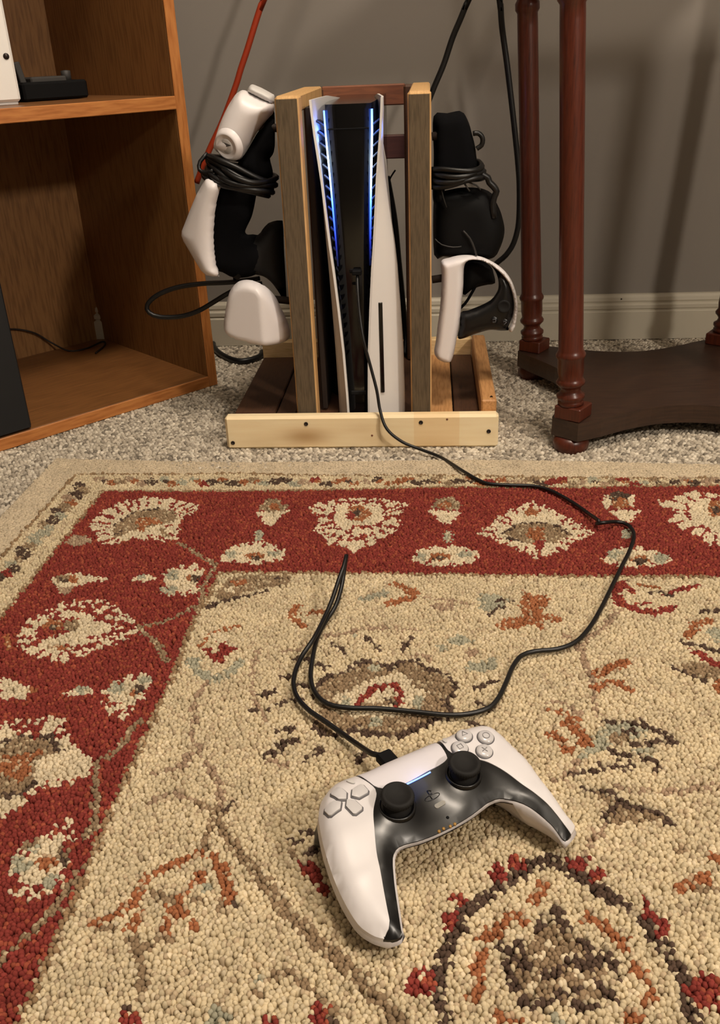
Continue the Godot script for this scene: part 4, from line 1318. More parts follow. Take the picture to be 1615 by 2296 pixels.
func materials() -> void:
	mat("wall paint", Color(0.525, 0.50, 0.47), 0.85, 0.3)
	mat("trim paint", Color(0.74, 0.71, 0.64), 0.5)
	mat("ceiling paint", Color(0.86, 0.85, 0.82), 0.9)
	wood("bookcase veneer", [Color(0.43, 0.29, 0.155), Color(0.50, 0.345, 0.185), Color(0.565, 0.40, 0.225), Color(0.52, 0.36, 0.195)], Vector3(14, 1.2, 14), 0.5, 3)
	wood("bookcase edge", [Color(0.62, 0.37, 0.17), Color(0.72, 0.46, 0.24), Color(0.77, 0.52, 0.28)], Vector3(14, 1.6, 14), 0.45, 5)
	wood("bookcase shelf", [Color(0.42, 0.27, 0.14), Color(0.48, 0.315, 0.165), Color(0.54, 0.365, 0.20)], Vector3(1.2, 14, 14), 0.45, 9)
	wood("pine", [Color(0.80, 0.66, 0.45), Color(0.88, 0.75, 0.54), Color(0.92, 0.80, 0.60), Color(0.85, 0.71, 0.49)], Vector3(2.0, 22, 22), 0.65, 12)
	wood("pine lengthwise", [Color(0.66, 0.46, 0.27), Color(0.76, 0.56, 0.35), Color(0.80, 0.60, 0.40)], Vector3(20, 20, 2.0), 0.6, 15)
	wood("weathered wood", [Color(0.31, 0.27, 0.215), Color(0.37, 0.32, 0.255), Color(0.42, 0.365, 0.29), Color(0.34, 0.295, 0.235)], Vector3(26, 2.0, 26), 0.85, 18, 0.2)
	wood("bare wood edge", [Color(0.72, 0.55, 0.34), Color(0.82, 0.65, 0.43), Color(0.87, 0.71, 0.49)], Vector3(20, 2.0, 20), 0.65, 21)
	wood("dark stained wood", [Color(0.24, 0.15, 0.10), Color(0.33, 0.21, 0.13), Color(0.28, 0.18, 0.11)], Vector3(18, 18, 1.8), 0.6, 24)
	wood("red brown wood", [Color(0.42, 0.25, 0.17), Color(0.50, 0.30, 0.20), Color(0.55, 0.34, 0.22)], Vector3(2.0, 20, 20), 0.6, 27)
	wood("mahogany", [Color(0.21, 0.085, 0.05), Color(0.29, 0.115, 0.062), Color(0.34, 0.145, 0.08), Color(0.24, 0.095, 0.054)], Vector3(26, 1.6, 26), 0.32, 30)
	wood("mahogany shelf", [Color(0.17, 0.115, 0.09), Color(0.22, 0.15, 0.11), Color(0.26, 0.18, 0.13)], Vector3(1.5, 16, 16), 0.4, 33)
	mat("white plastic", Color(0.90, 0.89, 0.88), 0.42)
	mat("white shell", Color(0.92, 0.90, 0.90), 0.38)
	mat("grey white plastic", Color(0.80, 0.79, 0.78), 0.45)
	mat("clear button", Color(0.76, 0.75, 0.755), 0.15, 0.8)
	mat("button symbol", Color(0.52, 0.51, 0.52), 0.4)
	wood("black stained wood", [Color(0.13, 0.09, 0.065), Color(0.18, 0.12, 0.085)], Vector3(18, 1.8, 18), 0.7, 37)
	wood("maroon wood", [Color(0.26, 0.13, 0.11), Color(0.32, 0.17, 0.14)], Vector3(2.0, 20, 20), 0.6, 39)
	mat("black plastic", Color(0.045, 0.045, 0.05), 0.32)
	mat("matt black", Color(0.035, 0.035, 0.038), 0.7, 0.3)
	mat("rubber", Color(0.085, 0.08, 0.075), 0.75, 0.4)
	mat("gloss black", Color(0.03, 0.03, 0.033), 0.12)
	mat("satin black", Color(0.03, 0.03, 0.033), 0.3)
	mat("black fabric", Color(0.05, 0.05, 0.058), 0.95, 0.2)
	mat("black cable", Color(0.03, 0.03, 0.032), 0.42)
	mat("dark blue black", Color(0.07, 0.08, 0.095), 0.5)
	mat("orange cable", Color(0.62, 0.20, 0.07), 0.5)
	mat("dark steel", Color(0.22, 0.19, 0.18), 0.4)
	mats["dark steel"].metallic = 0.7
	mat("brass contact", Color(0.6, 0.45, 0.2), 0.4)
	mat("vent blue", Color(0.16, 0.17, 0.24), 0.35)
	var tuft := mat("rug tuft", Color.WHITE, 0.95, 0.15)
	tuft.vertex_color_use_as_albedo = true
	var loop := mat("carpet loop", Color.WHITE, 0.95, 0.15)
	loop.vertex_color_use_as_albedo = true
	var led := mat("led glow", Color(0.10, 0.12, 0.20), 0.4)
	led.emission_enabled = true
	led.emission = Color.WHITE
	led.emission_operator = BaseMaterial3D.EMISSION_OP_MULTIPLY
	var g := Gradient.new()
	g.offsets = PackedFloat32Array([0.0, 0.12, 0.3, 0.6, 0.85, 1.0])
	g.colors = PackedColorArray([Color(0.30, 0.45, 0.95), Color(0.45, 0.62, 1.0), Color(0.80, 0.90, 1.0), Color(0.22, 0.38, 0.92), Color(0.03, 0.06, 0.28), Color(0, 0, 0.02)])
	var gt := GradientTexture2D.new()
	gt.gradient = g
	gt.width = 8
	gt.height = 256
	gt.fill_to = Vector2(0, 1)
	led.emission_texture = gt
	led.emission_energy_multiplier = 6.5
	var bar := mat("light bar glow", Color(0.6, 0.75, 1.0), 0.4)
	bar.emission_enabled = true
	bar.emission = Color(0.45, 0.6, 1.0)
	bar.emission_energy_multiplier = 1.2

func room() -> void:
	var p: Material = mats["wall paint"]
	var st := begin()
	box(st, Vector3(0.4, -0.06, 0.3), Vector3(4.2, 0.1, 4.2))
	struct("floor", st, mat("carpet backing", Color(0.42, 0.37, 0.30), 1.0, 0.1), "beige loop-pile wall-to-wall carpet")
	st = begin()
	box(st, Vector3(0.4, 2.45, 0.3), Vector3(4.2, 0.1, 4.2))
	struct("ceiling", st, mats["ceiling paint"])
	st = begin()
	box(st, Vector3(0.4, 1.2, -1.67), Vector3(4.2, 2.5, 0.1))
	struct("wall_back", st, p, "grey-beige painted wall behind the stand")
	st = begin()
	box(st, Vector3(0.4, 1.2, 2.25), Vector3(4.2, 2.5, 0.1))
	struct("wall_front", st, p)
	st = begin()
	box(st, Vector3(-1.45, 1.2, 0.3), Vector3(0.1, 2.5, 3.9))
	struct("wall_left", st, p)
	st = begin()
	box(st, Vector3(2.25, 1.2, 0.3), Vector3(0.1, 2.5, 3.9))
	struct("wall_right", st, p)
	# moulded baseboard: its profile swept along the back wall
	st = begin()
	st.set_smooth_group(-1)
	var prof := [Vector2(0.0, 0.0), Vector2(0.014, 0.0), Vector2(0.014, 0.049), Vector2(0.0125, 0.0505), Vector2(0.0105, 0.0515), Vector2(0.0105, 0.0530), Vector2(0.0125, 0.0545), Vector2(0.0125, 0.0605), Vector2(0.0105, 0.0625), Vector2(0.0085, 0.0635), Vector2(0.0085, 0.0655), Vector2(0.0095, 0.0675), Vector2(0.0085, 0.0735), Vector2(0.005, 0.0775), Vector2(0.0, 0.0785)]
	for i in prof.size() - 1:
		var a: Vector2 = prof[i]
		var b: Vector2 = prof[i + 1]
		quad(st, Vector3(-1.4, a.y, -1.62 + a.x), Vector3(-1.4, b.y, -1.62 + b.x), Vector3(2.2, b.y, -1.62 + b.x), Vector3(2.2, a.y, -1.62 + a.x))
	var base := struct("baseboard_back", st, mats["trim paint"], "cream moulded baseboard along the back wall")
	st = begin()
	lathe(st, [Vector2(0, 0), Vector2(0.0014, 0), Vector2(0.0014, 0.0008), Vector2(0, 0.001)], Vector3(0.335, 0.071, -1.6113), Basis(Vector3.RIGHT, PI / 2), 10)
	part("nail_head", st, mats["dark steel"], base)

func dome_mesh(rings: Array, seg: int) -> ArrayMesh:
	var st := begin()
	lathe(st, rings, Vector3.ZERO, Basis.IDENTITY, seg)
	st.generate_normals()
	return st.commit()

# loops or tufts: many copies of one small mesh, a colour for each
func scatter(called: String, parent: Node, mesh: Mesh, m: Material, where: Array, cols: PackedColorArray, label: String) -> void:
	var mm := MultiMesh.new()
	mm.transform_format = MultiMesh.TRANSFORM_3D
	mm.use_colors = true
	mm.mesh = mesh
	mm.instance_count = where.size()
	for i in where.size():
		mm.set_instance_transform(i, where[i])
		mm.set_instance_color(i, cols[i])
	var o := MultiMeshInstance3D.new()
	o.multimesh = mm
	o.material_override = m
	add(o, called, parent)
	o.set_meta("kind", "stuff")
	o.set_meta("label", label)

func carpet() -> void:
	var mesh := dome_mesh([Vector2(0.0028, -0.002), Vector2(0.0034, 0.0008), Vector2(0.0028, 0.0030), Vector2(0.0012, 0.0041), Vector2(0, 0.0043)], 7)
	var where := []
	var cols := PackedColorArray()
	var z := -1.615
	var odd := 0
	while z < -0.80:
		var x := -1.1 + 0.0026 * odd
		while x < 1.1:
			var inside_rug := x > lerpf(-0.50, -0.62, (z + 1.085) / -0.4) + 0.03 and z > -1.045 + x * 0.02
			var under_rug := z > -1.06 and x > -0.50 + (z + 1.06) * -0.05 + 0.03
			if not under_rug and x > -0.95 - (z + 1.62) * 0.4:
				var b := Basis(Vector3(rng.randf() - 0.5, 0, rng.randf() - 0.5).normalized(), rng.randf() * 0.5) * Basis(Vector3.UP, rng.randf() * TAU)
				b = b.scaled(Vector3(rng.randf_range(0.8, 1.15), rng.randf_range(0.75, 1.2), rng.randf_range(0.8, 1.15)))
				where.append(Transform3D(b, Vector3(x + rng.randf_range(-0.0012, 0.0012), -0.0042 + rng.randf_range(-0.001, 0.0008), z + rng.randf_range(-0.0012, 0.0012))))
				var t := rng.randf()
				var c := Color(0.50, 0.44, 0.35)
				if t < 0.11:
					c = Color(0.22, 0.19, 0.15)
				elif t < 0.34:
					c = Color(0.35, 0.305, 0.24)
				elif t > 0.80:
					c = Color(0.66, 0.595, 0.485)
				c *= rng.randf_range(0.88, 1.1)
				cols.append(Color(c.r, c.g, c.b))
			x += 0.0054
		z += 0.0047
		odd = 1 - odd
	scatter("carpet_loops", get_node("floor"), mesh, mats["carpet loop"], where, cols, "beige carpet loops flecked with grey and brown")

# the rug lies in slight waves along its far edge
func rug_wave(x: float, z: float) -> float:
	return 0.0025 * sin(x * 9.0 + 0.8) * smoothstep(-0.85, -1.06, z)

func rug() -> void:
	var pal := [Color(0.56, 0.465, 0.305), Color(0.205, 0.038, 0.030), Color(0.61, 0.515, 0.36), Color(0.25, 0.175, 0.105), Color(0.085, 0.055, 0.04), Color(0.30, 0.115, 0.052), Color(0.33, 0.315, 0.23), Color(0.32, 0.225, 0.15), Color(0.27, 0.18, 0.10), Color(0.53, 0.44, 0.31)]
	var img := Image.create(RW, RH, false, Image.FORMAT_RGB8)
	for j in RH:
		for i in RW:
			var c: Color = pal[cells[j * RW + i]]
			img.set_pixel(i, j, Color(c.r * 0.85, c.g * 0.85, c.b * 0.85).linear_to_srgb())
	var r := thing("area_rug", "cream area rug with a wide red floral border, lying under the corded gamepad", "rug", Vector3.ZERO)
	var o := Vector2(-0.5035, -1.0865)       # far left corner
	var ax := Vector2(0.9995, 0.0300).normalized()
	var az := Vector2(-0.0300, 0.9995).normalized()
	# backing slab, wavy at the far edge
	var st := begin()
	st.set_smooth_group(0)
	var n := 44
	var m := 36
	var size := Vector2(1.75, 1.5)
	for i in n:
		for j in m:
			var q := []
			for d in [Vector2(0, 0), Vector2(1, 0), Vector2(1, 1), Vector2(0, 1)]:
				var u := Vector2((i + d.x) / n * size.x, (j + d.y) / m * size.y)
				q.append(o + ax * u.x + az * u.y)
			for k in [0, 1, 2, 0, 2, 3]:
				var p: Vector2 = q[k]
				st.set_uv(Vector2((p.x * 1000.0 - RX) / PX / RW, (p.y * 1000.0 - RZ) / PX / RH))
				st.add_vertex(Vector3(p.x, 0.0012 + rug_wave(p.x, p.y), p.y))
	st.set_smooth_group(-1)
	var cs := [o, o + ax * size.x, o + ax * size.x + az * size.y, o + az * size.y]
	for k in 4:
		var a: Vector2 = cs[k]
		var b: Vector2 = cs[(k + 1) % 4]
		st.set_uv(Vector2(0.2, 0.01))
		for s in 40:
			var p := a.lerp(b, s / 40.0)
			var q := a.lerp(b, (s + 1) / 40.0)
			quad(st, Vector3(p.x, 0.0012 + rug_wave(p.x, p.y), p.y), Vector3(p.x, -0.006, p.y), Vector3(q.x, -0.006, q.y), Vector3(q.x, 0.0012 + rug_wave(q.x, q.y), q.y))
	var bm := mat("rug backing", Color.WHITE, 1.0, 0.1)
	bm.albedo_texture = ImageTexture.create_from_image(img)
	bm.texture_repeat = false
	part("backing", st, bm, r)
	# the pile
	var mesh := dome_mesh([Vector2(0.0013, -0.004), Vector2(0.00175, 0.0005), Vector2(0.0019, 0.0030), Vector2(0.0013, 0.0046), Vector2(0, 0.0051)], 6)
	var where := []
	var cols := PackedColorArray()
	var step := 0.0031
	var fade := FastNoiseLite.new()
	fade.seed = 4
	fade.frequency = 22.0
	var ragged := FastNoiseLite.new()
	ragged.seed = 9
	ragged.frequency = 0.11
	ragged.fractal_octaves = 2
	var v := 0.0015
	var odd := 0
	while v < 0.90:
		var u := 0.0015 + step * 0.5 * odd
		while u < 1.56:
			var p := o + ax * u + az * v
			if p.x < 1.0 and p.x > -0.56:
				var jit := Vector2(rng.randf_range(-0.0011, 0.0011), rng.randf_range(-0.0011, 0.0011))
				var wx := 2.0 * ragged.get_noise_2d(p.x * 1000.0, p.y * 1000.0)
				var wz := 2.0 * ragged.get_noise_2d(p.x * 1000.0 + 700.0, p.y * 1000.0 - 300.0)
				var code := rug_code(p.x + jit.x + wx * 0.001, p.y + jit.y + wz * 0.001)
				var c: Color = pal[code]
				var low := 1.0
				var tall := rng.randf_range(0.82, 1.12)
				if code == 9:
					low = 0.42
				var f := rng.randf_range(0.84, 1.12) * (1.0 + 0.16 * fade.get_noise_2d(p.x, p.y))
				var tint := rng.randf()
				if code == 0 and tint < 0.13:
					c = c.lerp(Color(0.36, 0.26, 0.17), 0.55)
				elif code == 0 and tint > 0.9:
					c = c.lerp(Color(0.66, 0.56, 0.40), 0.6)
				elif code == 1 and tint > 0.8:
					c = c.lerp(Color(0.36, 0.10, 0.05), 0.5)
				elif code != 1 and code != 0 and code != 9 and tint < 0.14:
					c = c.lerp(pal[0], 0.6)
				c = c * f
				var b := Basis(Vector3(rng.randf() - 0.5, 0, rng.randf() - 0.5).normalized(), rng.randf() * 0.45) * Basis(Vector3.UP, rng.randf() * TAU)
				b = b.scaled(Vector3(rng.randf_range(0.9, 1.2), tall * low, rng.randf_range(0.9, 1.2)))
				where.append(Transform3D(b, Vector3(p.x + rng.randf_range(-0.0007, 0.0007), 0.0008 + rug_wave(p.x, p.y), p.y + rng.randf_range(-0.0007, 0.0007))))
				cols.append(Color(c.r, c.g, c.b))
			u += step
		v += step * 0.866
		odd = 1 - odd
	scatter("pile", r, mesh, mats["rug tuft"], where, cols, "cut wool pile in cream, red, rust and brown")

func table() -> void:
	var yaw := deg_to_rad(3.9)
	var t := thing("side_table", "dark mahogany side table with turned legs and a concave lower shelf", "table", Vector3(0.3215, 0, -1.278), yaw)
	var w: StandardMaterial3D = mats["mahogany"]
	var s := 0.147
	# lower shelf: square with square corner lugs and hollow sides
	var st := begin()
	var rim := PackedVector2Array()
	for k in 4:
		var a := PI / 2 * k
		for i in 13:
			var f := i / 12.0
			var x := lerpf(-s + 0.035, s - 0.035, f)
			var z := s + 0.012 - 0.040 * sin(PI * f)
			rim.append(Vector2(x, z).rotated(-a))
		rim.append(Vector2(s - 0.002, s + 0.026).rotated(-a))
		rim.append(Vector2(s + 0.026, s - 0.002).rotated(-a))
	var tri := Geometry2D.triangulate_polygon(rim)
	st.set_smooth_group(-1)
	for i in range(0, tri.size(), 3):
		for h in [0.0425, 0.0175]:
			for k in [0, 1, 2]:
				st.add_vertex(Vector3(rim[tri[i + k]].x, h, rim[tri[i + k]].y))
	for i in rim.size():
		var p := rim[i]
		var q := rim[(i + 1) % rim.size()]
		quad(st, Vector3(p.x, 0.0425, p.y), Vector3(q.x, 0.0425, q.y), Vector3(q.x, 0.0175, q.y), Vector3(p.x, 0.0175, p.y))
	part("lower_shelf", st, mats["mahogany shelf"], t)
	for sx in [-1.0, 1.0]:
		for sz in [-1.0, 1.0]:
			var at := Vector3(sx * s, 0, sz * s)
			var lean := Basis(Vector3(0, 0, 1), -sx * deg_to_rad(3.6))
			var prof := [Vector2(0, 0.06), Vector2(0.0165, 0.061), Vector2(0.0165, 0.0655), Vector2(0.0150, 0.067), Vector2(0.0178, 0.0705), Vector2(0.0178, 0.074), Vector2(0.0135, 0.0775), Vector2(0.0122, 0.082), Vector2(0.0150, 0.086), Vector2(0.0178, 0.0885), Vector2(0.0184, 0.0915), Vector2(0.0165, 0.0945), Vector2(0.0152, 0.097), Vector2(0.0165, 0.105), Vector2(0.0165, 0.122), Vector2(0.0184, 0.1245), Vector2(0.0188, 0.1275), Vector2(0.0168, 0.131), Vector2(0.0155, 0.134), Vector2(0.0142, 0.30), Vector2(0.0140, 0.50), Vector2(0.0138, 0.515), Vector2(0.0165, 0.519), Vector2(0.0165, 0.527), Vector2(0.0140, 0.531), Vector2(0.0140, 0.66)]
			st = begin()
			lathe(st, prof, at, lean, 32)
			var leg := part("leg", st, w, t)
			st = begin()
			box(st, at + Vector3(0, 0.0515, 0), Vector3(0.036, 0.018, 0.036), 0.0015, Basis(Vector3.UP, PI / 4 * sx * sz + 0.12))
			part("block", st, w, leg)
			st = begin()
			lathe(st, [Vector2(0, -0.006), Vector2(0.021, -0.005), Vector2(0.0235, 0.004), Vector2(0.0235, 0.010), Vector2(0.020, 0.0165), Vector2(0, 0.0175)], at)
			part("foot", st, w, leg)
	st = begin()
	box(st, Vector3(0, 0.66, 0), Vector3(0.40, 0.03, 0.40), 0.006)
	part("tabletop", st, mats["mahogany shelf"], t)

func bookcase() -> void:
	# built in its own axes: x to the right along the front, z out of the front
	var yaw := atan2(-0.737, 0.676)
	var front := Vector3(-0.347, 0, -1.392)
	var b := thing("bookcase", "honey-brown wooden bookcase standing at an angle in the corner, left of the console stand", "bookcase", front, 0.0)
	b.basis = Basis(Vector3(0.676, 0, -0.737).normalized(), Vector3.UP, Vector3(0.737, 0, 0.676).normalized())
	var v: Material = mats["bookcase veneer"]
	var e: Material = mats["bookcase edge"]
	var h: Material = mats["bookcase shelf"]
	var d := 0.345
	var wd := 0.80
	var st := begin()
	box(st, Vector3(-0.008, 0.60, -d / 2 - 0.002), Vector3(0.016, 1.20, d - 0.004), 0.0006)
	var sp := part("side_panel", st, v, b)
	st = begin()
	box(st, Vector3(-0.008, 0.60, -0.001), Vector3(0.0165, 1.20, 0.003), 0.0008)
	part("edge_strip", st, e, sp)
	st = begin()
	box(st, Vector3(-wd + 0.008, 0.60, -d / 2 - 0.002), Vector3(0.016, 1.20, d - 0.004), 0.0006)
	part("side_panel", st, v, b)
	st = begin()
	box(st, Vector3(-wd / 2, 0.60, -d - 0.003), Vector3(wd, 1.20, 0.006))
	part("back_panel", st, v, b)
	for y in [0.0085, 0.4215, 0.80, 1.19]:
		st = begin()
		box(st, Vector3(-wd / 2, y, -d / 2 - 0.002), Vector3(wd - 0.032, 0.017, d - 0.004), 0.0006)
		var sh := part("shelf", st, h, b)
		st = begin()
		box(st, Vector3(-wd / 2, y, -0.001), Vector3(wd - 0.032, 0.0174, 0.003), 0.0008)
		part("edge_strip", st, mats["pine edge"] if mats.has("pine edge") else wood("pine edge", [Color(0.62, 0.37, 0.17), Color(0.72, 0.46, 0.24), Color(0.77, 0.52, 0.28)], Vector3(1.6, 14, 14), 0.45, 6), sh)
	var place := func(p: Vector3) -> Vector3: return b.transform * p
	# tall dark case standing on the bottom shelf
	var k := thing("dark_case", "tall blue-black flat case standing upright on the bookcase's bottom shelf", "case", place.call(Vector3(-0.405, 0.017, -0.10)))
	k.basis = b.basis
	st = begin()
	box(st, Vector3(0, 0.155, 0), Vector3(0.18, 0.31, 0.19), 0.004)
	part("body", st, mats["dark blue black"], k)
	st = begin()
	box(st, Vector3(0, 0.155, 0.0965), Vector3(0.174, 0.304, 0.003), 0.001)
	part("front_panel", st, mats["dark blue black"], k)
	# white box on the shelf above
	var w := thing("white_box", "bright white upright box at the left end of the bookcase shelf", "box", place.call(Vector3(-0.243, 0.43, -0.11)))
	w.basis = b.basis * Basis(Vector3.UP, -0.25)
	st = begin()
	box(st, Vector3(0, 0.084, 0), Vector3(0.085, 0.160, 0.05), 0.003)
	part("body", st, mat("bright white plastic", Color(0.95, 0.94, 0.92), 0.4), w)
	st = begin()
	box(st, Vector3(0, 0.002, 0), Vector3(0.078, 0.004, 0.044), 0.001)
	part("base", st, mats["grey white plastic"], w)
	st = begin()
	lathe(st, [Vector2(0, 0.0), Vector2(0.004, 0.0), Vector2(0.0035, 0.001), Vector2(0, 0.0012)], Vector3(0.034, 0.058, 0.0252), Basis(Vector3.RIGHT, PI / 2), 12)
	part("button", st, mats["dark steel"], w)
	# black electronics lying on the shelf
	var x := thing("black_device", "low black electronic device with grey upright pieces lying on the bookcase shelf", "device", place.call(Vector3(-0.145, 0.43, -0.17)))
	x.basis = b.basis
	st = begin()
	box(st, Vector3(0.02, 0.013, 0), Vector3(0.10, 0.024, 0.07), 0.003)
	part("body", st, mats["matt black"], x)
	st = begin()
	pillow(st, poly([-70, 0, -62, 18, -50, 30, -34, 31, -22, 24, -20, 8, -24, 0]), 0, 0.03, 0.03, 0.02, 0.008)
	part("hump", st, mats["rubber"], x)
	st = begin()
	box(st, Vector3(-0.020, 0.036, 0.01), Vector3(0.009, 0.03, 0.01), 0.001, Basis(Vector3(0, 0, 1), 0.2))
	part("antenna", st, mat("mid grey plastic", Color(0.22, 0.21, 0.20), 0.6), x, "short grey upright piece")
	st = begin()
	box(st, Vector3(0.015, 0.027, 0.008), Vector3(0.055, 0.008, 0.04), 0.002)
	part("cover", st, mats["mid grey plastic"], x)
	st = begin()
	lathe(st, [Vector2(0, 0), Vector2(0.007, 0), Vector2(0.007, 0.012), Vector2(0, 0.013)], Vector3(0.056, 0.025, 0.0))
	part("knob", st, mats["mid grey plastic"], x)
	# thin lead inside
	st = begin()
	var pts := PackedVector3Array()
	for q in [[-0.31, 0.09, -0.27], [-0.20, 0.075, -0.335], [-0.15, 0.06, -0.338], [-0.12, 0.035, -0.335], [-0.10, 0.019, -0.31], [-0.07, 0.019, -0.30], [-0.03, 0.019, -0.315], [-0.04, 0.019, -0.29], [-0.075, 0.019, -0.26]]:
		pts.append(place.call(Vector3(q[0], q[1], q[2])))
	tube(st, pts, 0.0016, 6)
	whole("thin_lead", st, mat("brown cable", Color(0.12, 0.08, 0.05), 0.6), "thin dark lead curling across the bookcase's back panel and bottom shelf", "cable")

func screw(at: Vector3, parent: Node, r := 0.0028) -> void:
	var st := begin()
	lathe(st, [Vector2(0, 0), Vector2(r, 0), Vector2(r, 0.0006), Vector2(r * 0.55, 0.0004), Vector2(r * 0.5, -0.0002), Vector2(0, -0.0003)], at, Basis(Vector3.RIGHT, PI / 2), 12)
	part("screw", st, mats["dark steel"], parent)

# pine board texture with knots, one image along the board
func board_image() -> ImageTexture:
	var img := Image.create(512, 64, false, Image.FORMAT_RGB8)
	var n := FastNoiseLite.new()
	n.seed = 8
	n.frequency = 0.02
	var knots := [Vector3(152, 44, 1.0), Vector3(262, 30, 0.25), Vector3(290, 52, 0.25), Vector3(390, 60, 0.35), Vector3(60, 52, 0.2)]
	for y in 64:
		for x in 512:
			var d := 0.0
			var swirl := 0.0
			for k in knots:
				var q := Vector2((x - k.x) / 42.0, (y - k.y) / 13.0)
				d += k.z * exp(-q.length_squared())
				swirl += k.z * 8.0 * exp(-q.length_squared() * 0.4)
			var g := n.get_noise_2d(x * 0.35, y * 5.0 + swirl * 3.0)
			var c := Color(0.955, 0.86, 0.68).lerp(Color(0.985, 0.915, 0.76), g * 0.5 + 0.5)
			c = c.lerp(Color(0.66, 0.50, 0.32), clampf(d * 0.7, 0.0, 0.8))
			if x > 355 and x < 440:
				c = c.lerp(Color(0.90, 0.73, 0.50), 0.35)
			img.set_pixel(x, y, c)
	return ImageTexture.create_from_image(img)

func stand() -> void:
	var s := thing("console_stand", "home-made wooden stand of pine boards with two upright posts holding the white and black console", "stand", Vector3(-0.0935, 0, -1.28))
	var off := -s.position
	var pine: Material = mats["pine"]
	var dark: Material = mats["dark stained wood"]
	# front board, with its grain and knots mapped along its length
	var st := begin()
	box(st, off + Vector3(-0.0935, 0.0225, -1.131), Vector3(0.3665, 0.047, 0.0165), 0.0035)
	st.generate_normals()
	var arr := st.commit_to_arrays()
	var vs: PackedVector3Array = arr[Mesh.ARRAY_VERTEX]
	var uv := PackedVector2Array()
	for p in vs:
		uv.append(Vector2((p.x + 0.1833) / 0.3666, 1.0 - (p.y + 0.001 - (p.z - 0.1573) * 0.6) / 0.058))
	arr[Mesh.ARRAY_TEX_UV] = uv
	var am := ArrayMesh.new()
	am.add_surface_from_arrays(Mesh.PRIMITIVE_TRIANGLES, arr)
	var fm := mat("front board pine", Color.WHITE, 0.6)
	fm.albedo_texture = board_image()
	var fb := MeshInstance3D.new()
	fb.mesh = am
	fb.material_override = fm
	add(fb, "front_board", s)
	for q in [[-268, 9], [-166, 35.5], [-12.5, 36], [77, 22.5]]:
		screw(off + Vector3(q[0] * 0.001, q[1] * 0.001, -1.1225), fb)
	for q in [[-78, 18], [22, 40]]:
		st = begin()
		lathe(st, [Vector2(0, 0), Vector2(0.0015, 0), Vector2(0.001, 0.0004), Vector2(0, 0.0004)], off + Vector3(q[0] * 0.001, q[1] * 0.001, -1.1225), Basis(Vector3.RIGHT, PI / 2), 8)
		part("pin_knot", st, mats["red brown wood"], fb)
	# right rail and back rail
	st = begin()
	box(st, off + Vector3(0.0775, 0.030, -1.292), Vector3(0.020, 0.060, 0.304), 0.002)
	part("right_rail", st, mats["pine lengthwise"], s)
	screw(off + Vector3(0.081, 0.0605, -1.150), s.get_node("right_rail"), 0.002)
	st = begin()
	box(st, off + Vector3(-0.105, 0.027, -1.452), Vector3(0.345, 0.054, 0.016), 0.002)
	part("back_rail", st, pine, s)
	# deck planks, laid front to back
	var planks := [[-0.2765, -0.218, dark], [-0.216, -0.188, dark], [-0.186, -0.128, dark], [-0.126, -0.066, dark], [-0.064, -0.004, dark], [-0.002, 0.031, mats["pine lengthwise"]], [0.033, 0.067, dark]]
	for p in planks:
		st = begin()
		box(st, off + Vector3((p[0] + p[1]) * 0.5, 0.017, -1.2915), Vector3(p[1] - p[0], 0.022, 0.303), 0.0015)
		part("deck_plank", st, p[2], s)
	# posts
	for side in [[-0.1665, 0.030, 0.0], [-0.012, 0.029, 0.0]]:
		st = begin()
		box(st, off + Vector3(side[0], 0.2315, -1.1605), Vector3(side[1] - 0.0015, 0.405, 0.0275), 0.003)
		var po := part("post", st, mats["bare wood edge"], s)
		st = begin()
		box(st, off + Vector3(side[0], 0.2305, -1.1463), Vector3(side[1] - 0.005, 0.400, 0.0012), 0.0004)
		part("weathered_face", st, mats["weathered wood"], po)
	for side in [[-0.1665, 0.030, -0.1665, 0.026], [-0.0185, 0.037, -0.012, 0.025]]:
		st = begin()
		box(st, off + Vector3(side[0], 0.230, -1.4275), Vector3(side[1], 0.404, 0.028), 0.003)
		part("rear_post", st, mats["dark stained wood"], s)
		st = begin()
		box(st, off + Vector3(side[2], 0.4245, -1.294), Vector3(side[3], 0.019, 0.240), 0.002)
		part("top_rail", st, mats["bare wood edge"], s)
	for y in [[0.4195, 0.0275], [0.350, 0.032]]:
		st = begin()
		box(st, off + Vector3(-0.0945, y[0], -1.4245), Vector3(0.119, y[1], 0.016), 0.0015)
		part("back_slat", st, mats["red brown wood"] if y[0] > 0.4 else mats["maroon wood"], s)
	st = begin()
	box(st, off + Vector3(-0.1475, 0.225, -1.302), Vector3(0.007, 0.388, 0.222), 0.001)
	part("side_board", st, mats["black stained wood"], s)
	# pegs that carry the things hung on the posts
	for q in [[-0.1815, 0.395, -0.215], [-0.1815, 0.180, -0.215], [0.0025, 0.380, 0.035], [0.0025, 0.205, 0.035]]:
		st = begin()
		tube(st, PackedVector3Array([off + Vector3(q[0], q[1], -1.205), off + Vector3(q[2], q[1] + 0.004, -1.205)]), 0.005, 10, false)
		part("peg", st, mats["black stained wood"], s)
	for x in [-0.1815, 0.0025]:
		st = begin()
		box(st, off + Vector3(x + (0.006 if x < 0.0 else -0.006), 0.29, -1.205), Vector3(0.010, 0.25, 0.024), 0.001)
		part("peg_rail", st, mats["black stained wood"], s)

func grid(st: SurfaceTool, rows: Array) -> void:
	for i in rows.size() - 1:
		for j in rows[i].size() - 1:
			quad(st, rows[i][j], rows[i + 1][j], rows[i + 1][j + 1], rows[i][j + 1])

